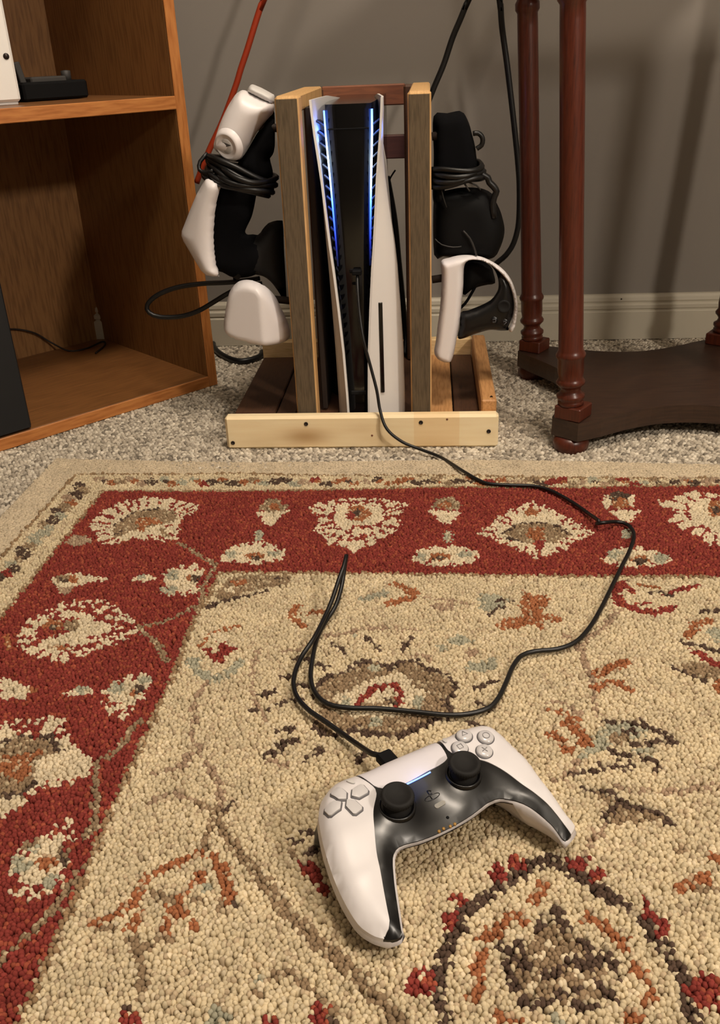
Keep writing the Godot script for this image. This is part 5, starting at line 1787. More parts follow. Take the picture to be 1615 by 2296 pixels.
func console() -> void:
	var c := thing("game_console", "tall white and black game console with blue glowing strips, standing between the wooden posts", "game console", Vector3(-0.098, 0.028, -1.16))
	var white: Material = mats["white plastic"]
	var ys := [0.008, 0.06, 0.12, 0.18, 0.23, 0.26, 0.297, 0.337, 0.366, 0.39, 0.415, 0.428]
	var fw := [0.0148, 0.0160, 0.0182, 0.0222, 0.0262, 0.0292, 0.0322, 0.0352, 0.0382, 0.0408, 0.0428, 0.0436]
	var bulge := [0.062, 0.0625, 0.0615, 0.0585, 0.0555, 0.0525, 0.0475, 0.0425, 0.0405, 0.0415, 0.0425, 0.0425]
	var rear := [0.046, 0.048, 0.047, 0.045, 0.043, 0.041, 0.038, 0.035, 0.032, 0.029, 0.025, 0.022]
	for side in [-1.0, 1.0]:
		var outer := []
		var inner := []
		for i in ys.size():
			var y: float = ys[i] - 0.028
			var b: float = bulge[i] if side > 0.0 else lerpf(fw[i], 0.040, 0.55)
			var sag := 0.010 * smoothstep(0.36, 0.43, ys[i])
			var pl := [Vector2(fw[i], 0.0), Vector2(lerpf(fw[i], b, 0.5), -0.005), Vector2(b, -0.014), Vector2(b + 0.0005, -0.03), Vector2(lerpf(b, rear[i], 0.4), -0.10), Vector2(lerpf(b, rear[i], 0.8), -0.18), Vector2(rear[i], -0.235)]
			if side < 0.0 or b <= fw[i] + 0.001:
				pl[1] = Vector2(fw[i] + 0.0002, -0.008)
				pl[2] = Vector2(lerpf(fw[i], b, 0.7), -0.02)
			var ro := PackedVector3Array()
			var ri := PackedVector3Array()
			for k in pl.size():
				var q: Vector2 = pl[k]
				var yy := y - sag * smoothstep(-0.10, -0.235, q.y)
				ro.append(Vector3(side * q.x, yy, q.y))
				ri.append(Vector3(side * (q.x - 0.0028), yy, q.y if k else -0.0006))
			outer.append(ro)
			inner.append(ri)
		var st := begin()
		st.set_smooth_group(0)
		grid(st, outer if side > 0.0 else outer)
		st.set_smooth_group(1)
		grid(st, inner)
		st.set_smooth_group(-1)
		for i in ys.size() - 1:
			quad(st, outer[i][0], inner[i][0], inner[i + 1][0], outer[i + 1][0])
			quad(st, outer[i][-1], inner[i][-1], inner[i + 1][-1], outer[i + 1][-1])
		var top: PackedVector3Array = outer[-1]
		var topi: PackedVector3Array = inner[-1]
		var bot: PackedVector3Array = outer[0]
		var boti: PackedVector3Array = inner[0]
		for k in top.size() - 1:
			quad(st, top[k], top[k + 1], topi[k + 1], topi[k])
			quad(st, bot[k], boti[k], boti[k + 1], bot[k + 1])
		var pn := part("side_cover", st, white, c, "white curved cover with the disc slot" if side > 0.0 else "white curved cover lit blue along its inside")
		if side > 0.0:
			st = begin()
			box(st, Vector3(0.0336, 0.0975, -0.0038), Vector3(0.0052, 0.123, 0.004), 0.0008, Basis(Vector3.UP, 0.23))
			part("disc_slot", st, mats["gloss black"], pn)
	# core: black body between the covers, narrower towards the bottom
	var hw := [0.0130, 0.0138, 0.0160, 0.0180, 0.0195, 0.0205, 0.0222, 0.0240, 0.0256, 0.0268, 0.0274, 0.0274]
	var st := begin()
	st.set_smooth_group(0)
	var rows := []
	for i in ys.size():
		var y: float = minf(ys[i], 0.4215) - 0.028
		var z := -0.022
		var back := -0.262
		rows.append(PackedVector3Array([Vector3(-0.033, y, back), Vector3(-0.030, y, -0.06), Vector3(-hw[i], y, z), Vector3(-hw[i] * 0.5, y, z + 0.0015), Vector3(0, y, z + 0.002), Vector3(hw[i] * 0.5, y, z + 0.0015), Vector3(hw[i], y, z), Vector3(0.030, y, -0.06), Vector3(0.036, y, back), Vector3(-0.033, y, back)]))
	grid(st, rows)
	st.set_smooth_group(-1)
	for e in [0, rows.size() - 1]:
		for k in range(1, 8):
			for v in [rows[e][0], rows[e][k], rows[e][k + 1]]:
				st.add_vertex(v)
	var core := part("core", st, mats["gloss black"], c)
	# fins between core and covers
	for side in [-1.0, 1.0]:
		st = begin()
		for i in 24:
			var y := 0.400 - i * 0.0125 - 0.028
			var a := sample(ys, hw, y + 0.028)
			var b := sample(ys, fw, y + 0.028) - 0.003
			var p := Vector3(side * a, y - 0.004, -0.026)
			var q := Vector3(side * b, y + 0.004, -0.016)
			var up := Vector3(0, 0.0011, 0)
			var deep := Vector3(0, 0, -0.03)
			quad(st, p + up, q + up, q - up, p - up)
			quad(st, p + up, p + up + deep, q + up + deep, q + up)
			quad(st, p - up, q - up, q - up + deep, p - up + deep)
		var fins := part("vent_fins", st, mats["vent blue"], c)
		fins.set_meta("kind", "stuff")
		# light strip along the edge of the core
		st = begin()
		st.set_smooth_group(-1)
		for i in range(4, ys.size() - 1):
			var y0: float = minf(ys[i], 0.415) - 0.028
			var y1: float = minf(ys[i + 1], 0.415) - 0.028
			var x0: float = side * (hw[i] + 0.0003)
			var x1: float = side * (hw[i + 1] + 0.0003)
			var g0 := clampf(1.0 - (y0 + 0.028 - 0.23) / 0.185, 0.01, 0.985)
			var g1 := clampf(1.0 - (y1 + 0.028 - 0.23) / 0.185, 0.01, 0.985)
			var t := Vector3(side * 0.0022, 0, -0.0012)
			var dz := Vector3(0, 0, -0.005)
			var A := Vector3(x0, y0, -0.0212)
			var B := Vector3(x1, y1, -0.0212)
			for f in [[A, A + t, B + t, B], [A + t, A + t + dz, B + t + dz, B + t]]:
				for k in [0, 1, 2, 0, 2, 3]:
					st.set_uv(Vector2(0.5, g0 if k < 2 else g1))
					st.add_vertex(f[k])
		part("led_strip", st, mats["led glow"], c, "blue-white glowing strip")
		var l := OmniLight3D.new()
		l.light_color = Color(0.35, 0.52, 1.0)
		l.light_energy = 0.005
		l.light_size = 0.022
		l.omni_range = 4.0
		l.omni_attenuation = 2.0
		l.shadow_enabled = true
		add(l, "led_strip_light", c)
		l.position = Vector3(side * 0.0325, 0.362, -0.032)
	# seams and ports on the front
	st = begin()
	box(st, Vector3(0, 0.366, -0.0205), Vector3(0.050, 0.0016, 0.003), 0.0004)
	part("seam", st, mats["matt black"], core)
	st = begin()
	box(st, Vector3(0.0, 0.196, -0.0205), Vector3(0.0125, 0.0055, 0.003), 0.001)
	part("usb_port", st, mats["matt black"], core)
	st = begin()
	box(st, Vector3(0.001, 0.180, -0.0205), Vector3(0.009, 0.004, 0.003), 0.001)
	part("usb_port", st, mats["matt black"], core)
	st = begin()
	box(st, Vector3(0, 0.030, -0.0205), Vector3(0.022, 0.006, 0.003), 0.001)
	part("badge", st, mats["rubber"], core)
	# round black foot plate
	st = begin()
	lathe(st, [Vector2(0, 0), Vector2(0.052, 0), Vector2(0.054, 0.003), Vector2(0.054, 0.006), Vector2(0.04, 0.009), Vector2(0, 0.009)], Vector3(0, 0.0, -0.13))
	part("foot", st, mats["matt black"], c)

func sample(at: Array, v: Array, y: float) -> float:
	for i in at.size() - 1:
		if y <= at[i + 1]:
			return lerpf(v[i], v[i + 1], clampf((y - at[i]) / (at[i + 1] - at[i]), 0.0, 1.0))
	return v[-1]

# rings of cable wound round a body
func coils(st: SurfaceTool, c: Vector3, rx: float, rz: float, tilt: Basis, n: int, rise: float, r: float) -> void:
	for i in n:
		var pts := PackedVector3Array()
		for k in 25:
			var a := TAU * k / 24.0
			var w := 1.0 + 0.05 * sin(a * 3.0 + i * 1.7)
			pts.append(c + tilt * Vector3(cos(a) * rx * w, (i - n * 0.5) * rise + 0.003 * sin(a * 2.0 + i), sin(a) * rz * w))
		tube(st, pts, r, 7, true, 0.006, true)

func headset() -> void:
	var h := thing("vr_headset", "white and black virtual reality headset hanging on the left post, black cable wound round it", "VR headset", Vector3(-0.2, 0.21, -1.2))
	var off := -h.position
	var place := func(q: Vector3) -> Vector3: return q + off
	var turned := func(q: Vector3) -> Vector3: return Vector3(q.x, q.y, q.z + 0.45 * clampf(q.x + 0.325, 0.0, 0.06)) + off
	var st := begin()
	pillow(st, poly([-227.1,440.2,-232.2,438.1,-236.9,434.8,-247,422.4,-257.6,405.8,-266.3,387.8,-269.4,379.7,-268.9,374.5,-262.7,369.2,-251,363.1,-238.8,361.2,-232.7,366.2,-225,376.2,-214.8,390.2,-205,401,-195.4,409.7,-191.3,413.5,-189.9,423.4,-201.5,428.7,-216.1,435.6,-221.8,439]), -1.2, 0.028, 0.02, 0.022, 0.004, true, place)
	var shell := part("rear_housing", st, mats["white shell"], h, "white rounded headband housing")
	st = begin()
	pillow(st, poly([-216.2,445.8,-207.8,443.4,-199.5,439.4,-191.2,434.7,-188.7,432.2,-190.6,422.4,-198.5,425.7,-208.9,430.9,-216.2,434.6,-221.7,439.2]), -1.203, 0.017, 0.017, 0.012, 0.0025, true, place)
	part("band_end", st, mats["grey white plastic"], shell)
	# round dial with a hollow in it
	var face := Basis(Vector3.RIGHT, PI / 2) * Basis(Vector3(0, 0, 1), 0.0)
	var at := Vector3(-0.2470, 0.3800, -1.1762) + off
	var tip := Basis(Vector3(0, 1, 0), -0.45) * Basis(Vector3(1, 0, 0), 0.25) * face
	st = begin()
	lathe(st, [Vector2(0.0200, -0.004), Vector2(0.0174, 0.0016), Vector2(0.0152, 0.0034), Vector2(0.0140, 0.0034), Vector2(0.0120, 0.0018), Vector2(0.0, 0.0017)], at, tip, 36)
	var dial := part("dial", st, mats["white shell"], shell)
	st = begin()
	lathe(st, [Vector2(0.0088, 0.001), Vector2(0.0088, 0.0024), Vector2(0.0075, 0.0030), Vector2(0.0, 0.0031)], at, tip)
	part("dial_button", st, mats["grey white plastic"], shell, "round grey-white button in the dial")
	st = begin()
	st.set_smooth_group(-1)
	var m := PackedVector3Array()
	for q in [Vector2(-0.004, 0.006), Vector2(0.0085, 0.0015), Vector2(-0.0005, -0.0005)]:
		m.append(at + tip * Vector3(q.x, 0.0034, -q.y))
	for k in [0, 1, 2]:
		st.add_vertex(m[k])
	for k in [0, 2, 1]:
		st.add_vertex(m[k] - tip * Vector3(0, 0.0008, 0))
	part("dial_mark", st, mat("grey mark", Color(0.35, 0.34, 0.34), 0.5), shell, "dark triangular mark")
	st = begin()
	pillow(st, poly([-191.1,415.5,-190.8,405.6,-193.3,375.3,-196.9,365.1,-200.6,361,-198.3,342.1,-206.5,331.8,-220.2,331.1,-228.4,339.9,-243.2,350.8,-238.8,361.2,-232.7,366.2,-225,376.2,-214.8,390.2,-205,401,-195.3,411.7]), -1.205, 0.018, 0.022, 0.02, 0.007, true, place)
	part("head_pad", st, mats["black fabric"], h)
	st = begin()
	pillow(st, poly([-258.9,342.2,-227.7,338.6,-221.8,327.7,-225.9,308.8,-232.3,289.7,-243.1,268.7,-225.7,266,-209.5,249.6,-214.4,226.7,-239.6,212.6,-263.8,211.3,-278.7,218.7,-292.5,224.9,-294.2,251.7,-290.2,285.6,-275.3,323.8]), -1.215, 0.022, 0.03, 0.025, 0.008, true, place)
	part("light_shield", st, mats["black fabric"], h)
	st = begin()
	pillow(st, poly([-277.5,345.4,-267.5,341.9,-259.4,337.4,-261.3,329.9,-268.4,312.7,-273.1,296.3,-277.4,274.1,-279.3,251.3,-279,232.8,-274.8,221.6,-284.5,220.6,-294.1,221.4,-301.3,226.9,-308.8,239.3,-316.7,253.4,-322.6,263.3,-324.7,270.2,-323.3,276.4,-315.7,289.1,-308.3,301.7,-295.9,321.7]), -1.20, 0.016, 0.035, 0.022, 0.004, false, turned)
	part("visor", st, mats["white shell"], h, "white faceted front visor")
	st = begin()
	var tilt := Basis(Vector3(0, 0, 1), -0.38)
	coils(st, Vector3(-0.240, 0.345, -1.203) + off, 0.042, 0.036, tilt, 5, 0.0055, 0.0036)
	coils(st, Vector3(-0.232, 0.342, -1.2) + off, 0.037, 0.040, Basis(Vector3(0, 0, 1), -0.30), 3, 0.007, 0.0036)
	tube(st, PackedVector3Array([Vector3(-0.276, 0.371, -1.19) + off, Vector3(-0.2855, 0.362, -1.185) + off, Vector3(-0.287, 0.353, -1.183) + off, Vector3(-0.279, 0.349, -1.18) + off, Vector3(-0.268, 0.352, -1.175) + off]), 0.0026, 7)
	part("wound_cable", st, mats["black cable"], h)

func motion_controllers() -> void:
	var a := thing("motion_controller", "motion controller hanging below the headset, showing its rounded white outer shell", "motion controller", Vector3(-0.235, 0.127, -1.2), 0.0, "pair of motion controllers")
	var off := -a.position
	var place := func(q: Vector3) -> Vector3: return q + off
	var crease := func(q: Vector3) -> Vector3:
		var k := maxf(0.0, q.x + 0.2215)
		return Vector3(q.x, q.y, q.z + 0.35 * minf(q.x + 0.282, 0.0605) - k * 0.5) + off
	var st := begin()
	pillow(st, poly([-281.2,145.3,-279.9,157.6,-274.9,175.7,-269.5,192.3,-263,202.8,-253.8,210.9,-243.9,214.2,-234.4,214.2,-223.9,211.4,-213.9,204.1,-205.3,192.2,-199.3,176.6,-193.9,160.8,-190.2,146.1,-191.5,132.6,-204.4,127,-224,127,-248.3,129.9,-267.6,133.9,-278,140.3]), -1.2, 0.018, 0.016, 0.010, 0.004, true, crease)
	var sh := part("shell", st, mats["white shell"], a)
	st = begin()
	box(st, Vector3(-0.262, 0.1385, -1.1838) + off, Vector3(0.011, 0.0028, 0.003), 0.001, Basis(Vector3(0, 0, 1), -0.25))
	part("slot", st, mats["matt black"], sh)
	st = begin()
	pillow(st, poly([-264.9,207.6,-262.7,228.5,-255.9,249,-244.9,264.6,-226.1,266.4,-219.7,272.9,-210.8,281,-199,284,-192.1,283.8,-193,243,-193.7,203.7,-195,177.7,-199.1,180.1,-206.4,193.4,-214.9,205.3,-223.9,212,-234.4,214.5,-243.9,214.4,-253.8,210.9]), -1.215, 0.02, 0.03, 0.025, 0.008, true, place)
	part("handle", st, mats["rubber"], a)
	# right one: a ring with white outside and black button pad
	var b := thing("motion_controller", "motion controller on the stand's right, showing its open white ring and square and triangle buttons", "motion controller", Vector3(0.06, 0.09, -1.2), 0.0, "pair of motion controllers")
	var off2 := -b.position
	var put := func(q: Vector3) -> Vector3: return q + off2
	st = begin()
	var ring := largest(Geometry2D.merge_polygons(dense(poly([14.5,230.2,25.7,234.5,34.3,236.3,42.8,234.8,49.3,231.5,45.6,226.3,44.1,221,43.7,212.5,43.4,196.3,41.5,174.4,39.6,152.2,35.5,126.1,31.2,103.1,26.8,94.9,15.5,96.3,7.6,102.3,5.4,110.5,7.6,124.3,10.3,147.1,13.1,169.4,14.6,191.5,15.1,213.1]), 0.002), dense(poly([24.7,234,34.3,236.5,42.8,237.3,52.4,236.9,65.2,234.8,77.1,229.8,87.9,223.2,97.8,214.5,105.7,203.6,111.6,189.4,115.2,172.9,115.4,156.3,113.5,142.9,110.5,136.7,107.2,134.5,104.3,138.5,107.3,147.5,109.5,162,109.6,173,106.9,187.3,101.5,200.4,93.7,210.8,84.8,219,75,225.6,65.3,229.9,53.6,231.2,45.1,228.5,34.3,229.8,25.8,231.6]), 0.002)))
	pillow(st, ring, -1.198, 0.017, 0.012, 0.009, 0.0022, false, put)
	part("ring_shell", st, mats["white shell"], b, "white ring shell with a wide band on its left")
	st = begin()
	pillow(st, poly([44.7,230,53.1,233.3,64.8,232,74.4,227.8,85.2,221.2,93.9,213,101.7,202.7,107.6,189.7,110.5,175.6,110.2,163.5,107.5,150.3,104,141.4,105.8,137.4,94.4,136.5,80.1,137.9,61.6,133.1,38.5,126.2,39.4,143.7,40.8,162.1,50,164.9,66.2,171,80,178.4,87.3,188,89.4,196.6,87.7,208.4,82.1,219.1,72.3,227.3,59.5,231.3,51.1,230.4,45.8,225.3,43.8,222.1]), -1.198, 0.010, 0.012, 0.012, 0.005, true, put)
	var face := part("button_pad", st, mats["black plastic"], b)
	st = begin()
	pillow(st, poly([44.7,216.7,50,224.7,60.8,226.6,71.6,223.1,81,215.9,84,208.2,86.5,194.6,76.8,192.6,64.8,190.1,55,185.9,44.1,180.6]), -1.222, 0.008, 0.014, 0.012, 0.006, true, put)
	part("trigger", st, mats["matt black"], b)
	st = begin()
	var front := Basis(Vector3.RIGHT, PI / 2)
	lathe(st, [Vector2(0.0085, -0.004), Vector2(0.0085, 0.001), Vector2(0.0075, 0.002), Vector2(0.0055, 0.001), Vector2(0, 0.0006)], Vector3(0.0965, 0.172, -1.1865) + off2, front, 24)
	part("thumbstick", st, mats["rubber"], face)
	for q in [Vector3(0.0845, 0.1535, -1.1882), Vector3(0.0983, 0.1502, -1.1892)]:
		st = begin()
		lathe(st, [Vector2(0.0050, -0.003), Vector2(0.0050, 0.0006), Vector2(0.0044, 0.0012), Vector2(0, 0.0014)], q + off2, front, 20)
		part("button", st, mats["black plastic"], face)
	var grey := mat("grey symbol", Color(0.45, 0.45, 0.47), 0.5)
	st = begin()
	var c := Vector3(0.0845, 0.1535, -1.1866) + off2
	var sq := PackedVector3Array()
	for k in 5:
		sq.append(c + Vector3(0.0026, 0, 0).rotated(Vector3(0, 0, 1), PI / 4 + k * PI / 2 + 0.05))
	tube(st, sq, 0.00035, 5, false)
	part("square_symbol", st, grey, face)
	st = begin()
	c = Vector3(0.0983, 0.1502, -1.1876) + off2
	sq = PackedVector3Array()
	for k in 4:
		sq.append(c + Vector3(0.0026, 0, 0).rotated(Vector3(0, 0, 1), k * TAU / 3 + 0.25))
	tube(st, sq, 0.00035, 5, false)
	part("triangle_symbol", st, grey, face)
	st = begin()
	tube(st, PackedVector3Array([Vector3(0.060, 0.190, -1.222) + off2, Vector3(0.054, 0.179, -1.222) + off2, Vector3(0.047, 0.168, -1.222) + off2, Vector3(0.036, 0.157, -1.224) + off2]), 0.002, 7)
	part("wrist_strap", st, mats["black fabric"], b)

func headphones() -> void:
	var h := thing("headphones", "black headphones with a round ear cup and tangled cord hanging on the stand's right post", "headphones", Vector3(0.05, 0.22, -1.215))
	var off := -h.position
	var place := func(q: Vector3) -> Vector3: return q + off
	var st := begin()
	pillow(st, poly([4.9,402.4,21.4,405.1,36.4,407.3,41.9,404.4,48.1,393.1,52.3,379.9,56.1,366.5,58.5,351.2,59.7,341.5,59.4,332.8,41.5,329.9,16.8,320.3,5.4,320.1,4.9,358.6]), -1.215, 0.02, 0.022, 0.012, 0.007, true, place)
	part("head_cushion", st, mats["black fabric"], h)
	st = begin()
	pillow(st, poly([5, 325, 17, 322, 19, 312, 18, 300, 5, 300]), -1.215, 0.012, 0.012, 0.006, 0.004, true, place)
	part("yoke", st, mats["matt black"], h)
	st = begin()
	pillow(st, poly([5.4,309.7,16.8,313.2,39.6,317,56.1,316.5,68.5,314.4,79,308.6,84.5,298.5,91.1,285.3,95.9,268.9,96.5,258.6,94.5,248.3,90.1,236.9,84.5,228.6,70.8,225.8,38.6,228.6,17.2,231.3,5.4,233.6]), -1.222, 0.024, 0.026, 0.025, 0.007, true, place)
	var cup := part("ear_cup", st, mats["matt black"], h)
	st = begin()
	tube(st, line3([52.8,381.7,58.8,382,63.4,378.6,65,373.8,63.7,368.2,59.7,365.5,57.7,364.1], -1.205), 0.0030, 8)
	part("cord_loop", move(st, off), mats["black cable"], h)
	var thin := mat("grey cord", Color(0.16, 0.15, 0.14), 0.5)
	for q in [[[59.8,339.1,66,333.6,72.2,330,74.4,324.5,79.7,319.5,83.5,313.4,81.1,307.6,79.3,297.7,80.8,281.5], -1.203, 0.0042], [[41.5,327.4,46.8,319.4,49.9,315.4], -1.198, 0.0012], [[43.6,327.9,58.1,322.1,63.3,316.5], -1.198, 0.0010], [[14.7,319.4,16.8,309.4,21.1,297.2], -1.196, 0.0008], [[6.4,258.8,15,251.3,29.9,247.8,40.5,248.6], -1.196, 0.0008], [[42.4,268.2,50.9,258.7,56.5,247.1,59.9,236.6], -1.194, 0.0013]]:
		st = begin()
		tube(st, line3(q[0], q[1]), q[2], 7)
		part("cord", move(st, off), mats["black cable"] if q[2] > 0.002 else thin, h)
	st = begin()
	coils(st, Vector3(0.033, 0.337, -1.212) + off, 0.033, 0.026, Basis(Vector3(0, 0, 1), 0.08), 4, 0.0052, 0.0034)
	part("cord_wrap", st, mats["black cable"], h)

func move(st: SurfaceTool, by: Vector3) -> SurfaceTool:
	var arr := st.commit_to_arrays()
	var v: PackedVector3Array = arr[Mesh.ARRAY_VERTEX]
	for i in v.size():
		v[i] += by
	arr[Mesh.ARRAY_VERTEX] = v
	var am := ArrayMesh.new()
	am.add_surface_from_arrays(Mesh.PRIMITIVE_TRIANGLES, arr)
	var o := SurfaceTool.new()
	o.create_from(am, 0)
	o.deindex()
	return o

# a cable that comes from a wall socket high above the picture
func upward(p: PackedVector3Array) -> PackedVector3Array:
	var d := (p[0] - p[2]).normalized()
	var o := PackedVector3Array()
	var top := p[0] + d * 0.55
	o.append(Vector3(top.x, top.y + 0.02, -1.615))
	o.append(Vector3(top.x, top.y, -1.57))
	o.append(p[0] + d * 0.35)
	o.append_array(p)
	return o

func cables() -> void:
	var black: Material = mats["black cable"]
	var st := begin()
	tube(st, upward(line3([-234.3,558.8,-241.8,547.8,-254,522.6,-270.8,485.2,-283.5,458.8,-294.2,434.8,-318.4,388.9,-344.1,347.9,-360.4,318.8,-370.7,299], -1.5)), 0.0046, 10)
	whole("orange_cable", st, mats["orange cable"], "orange cable coming down the wall behind the virtual reality headset", "cable")
	st = begin()
	tube(st, upward(line3([61.6,546.7,55.4,535.8,45.5,513.7,33.5,488.3,20.7,453.7,4.2,418.3,-6,391,-13,347.2], -1.5)), 0.0045, 10)
	whole("wall_cable", st, black, "straight black cable slanting down behind the stand's right post", "cable")
	st = begin()
	tube(st, upward(line3([98.3,545.2,101.2,534,104.9,500,114.5,447.3,126.5,374.2,135.9,310.5,139.6,271,140.2,223.9,133.7,192.9,122.3,174.3,111.9,165.3,101.4,156.3], -1.5)), 0.0045, 10)
	whole("wall_cable", st, black, "long black cable hanging in a bow between the headphones and the table leg", "cable")
	st = begin()
	var pw := PackedVector3Array()
	for p in line3([-65.3,305.5,-61.7,286.3,-54.6,240.7,-49.6,180.2,-44.4,117.3,-40.3,59.2,-40.4,-1,-39.6,-47.7], -1.452):
		if p.y > 0.04:
			pw.append(p)
	pw.append(Vector3(-0.041, 0.0335, -1.430))
	tube(st, pw, 0.005, 10)
	whole("power_cord", st, black, "thick black cord curving down beside the console's white right cover", "cable")
	st = begin()
	tube(st, line3([-51.8,314.5,-58.6,305.3,-64.2,294], -1.45), 0.0014, 6)
	whole("short_cable", st, black, "short thin black cable showing under the stand's lower back slat", "cable")
	st = begin()
	tube(st, line3([-235.4,201.6,-257.4,199,-280.7,197,-317.2,196,-352.4,191.8,-382.3,181.9,-399.6,168.4,-398.7,156.9,-383.6,150.3,-354.7,150.4,-328.2,157.5,-304.5,169.6,-282.3,181.6,-258.1,191.6,-232.9,194.2], -1.25), 0.0034, 9)
	whole("loop_cable", st, black, "black cable loop sticking out left in front of the bookcase", "cable")
	st = begin()
	tube(st, floor3([-407,-1640,-393,-1582,-368,-1535,-336,-1500,-313,-1504,-299,-1524,-299,-1550], 0.005), 0.0048, 9)
	whole("floor_cable", st, black, "black cable loop lying on the carpet behind the stand's left end", "cable")
	# gamepad charging lead
	var raw := [-94,222.9,-1178, -92.6,198.5,-1160, -91.1,177.3,-1152, -86.3,145.5,-1140, -77.3,108,-1135, -70.2,79.7,-1128, -65.9,53.1,-1121, -57,32.9,-1108, -36.7,16,-1104, -12,7.5,-1098, 14.1,5,-1077.2, 40.9,10,-1023.1, 58.8,10,-997, 71.5,10,-986.8, 97.7,10,-982.9, 123.6,10,-980.1, 142.8,10,-965.4, 161.9,10,-936.2, 174.5,10,-910.6, 181.2,16,-880, 179.4,12,-881.4, 184.8,16,-875.9, 203.3,10,-889.2, 213.6,10,-880.9, 215,10,-858.8, 203.9,10,-825.4, 188.3,10,-789.5, 172.2,10,-751.9, 155.3,10,-713.2, 140.8,10,-684.2, 126.1,10,-663.5, 109.4,10,-653.3, 89.9,10,-649.7, 77.8,10,-643.1, 69,10,-627.2, 61.8,10,-605.9, 54.2,10,-585.6, 45.3,10,-572.7, 29.1,10,-565.3, 11.6,10,-563.8, -13,10,-567, -41.5,10,-570.2, -66.6,10,-570.7, -83.3,10,-575.3, -94.5,10,-588.1, -101,10,-608.7, -102.7,10,-640, -101.8,10,-666.9, -97.1,10,-691.8, -89.2,16,-708.9, -85,24,-727.5, -83,34,-743.7, -81.8,42,-755.5, -81.3,44,-755.5, -83,40,-742, -86.8,33,-729, -91.7,24,-707.9, -97,18,-687.2, -102.8,18,-655.5, -112.4,12,-633.9, -114.9,12,-605.8, -110,12,-583.6, -98.4,12,-565.9, -82.5,12,-551.2, -69.1,12,-538.6, -55.8,15,-523, -42.7,24,-502.8]
	var pts := PackedVector3Array()
	for i in range(0, raw.size(), 3):
		pts.append(Vector3(raw[i], raw[i + 1], raw[i + 2]) * 0.001)
	var u := thing("charging_cable", "long thin black charging cable running from the console across the rug to the gamepad", "cable", Vector3(0, 0.006, -0.75))
	st = begin()
	pts.append(pad_world(Vector2(0.0010, 0.0535) + Vector2(-0.0005, 0.011), 0.0255))
	tube(st, pts, 0.0021, 9, true, 0.005)
	part("lead", move(st, -u.position), black, u)
	st = begin()
	box(st, Vector3(-0.094, 0.2235, -1.176) - u.position, Vector3(0.012, 0.006, 0.014), 0.001)
	part("plug", st, mats["matt black"], u)
	st = begin()
	var yaw := deg_to_rad(34.0)
	var end := pad_world(Vector2(0.0010, 0.0535), 0.025)
	box(st, end - u.position, Vector3(0.0125, 0.0075, 0.026), 0.0015, Basis(Vector3.UP, yaw))
	part("plug", st, mats["matt black"], u)

func pad_world(p: Vector2, h: float) -> Vector3:
	return Vector3(0.001, 0, -0.446) + Basis(Vector3.UP, deg_to_rad(34.0)) * Vector3(p.x, h, -p.y)

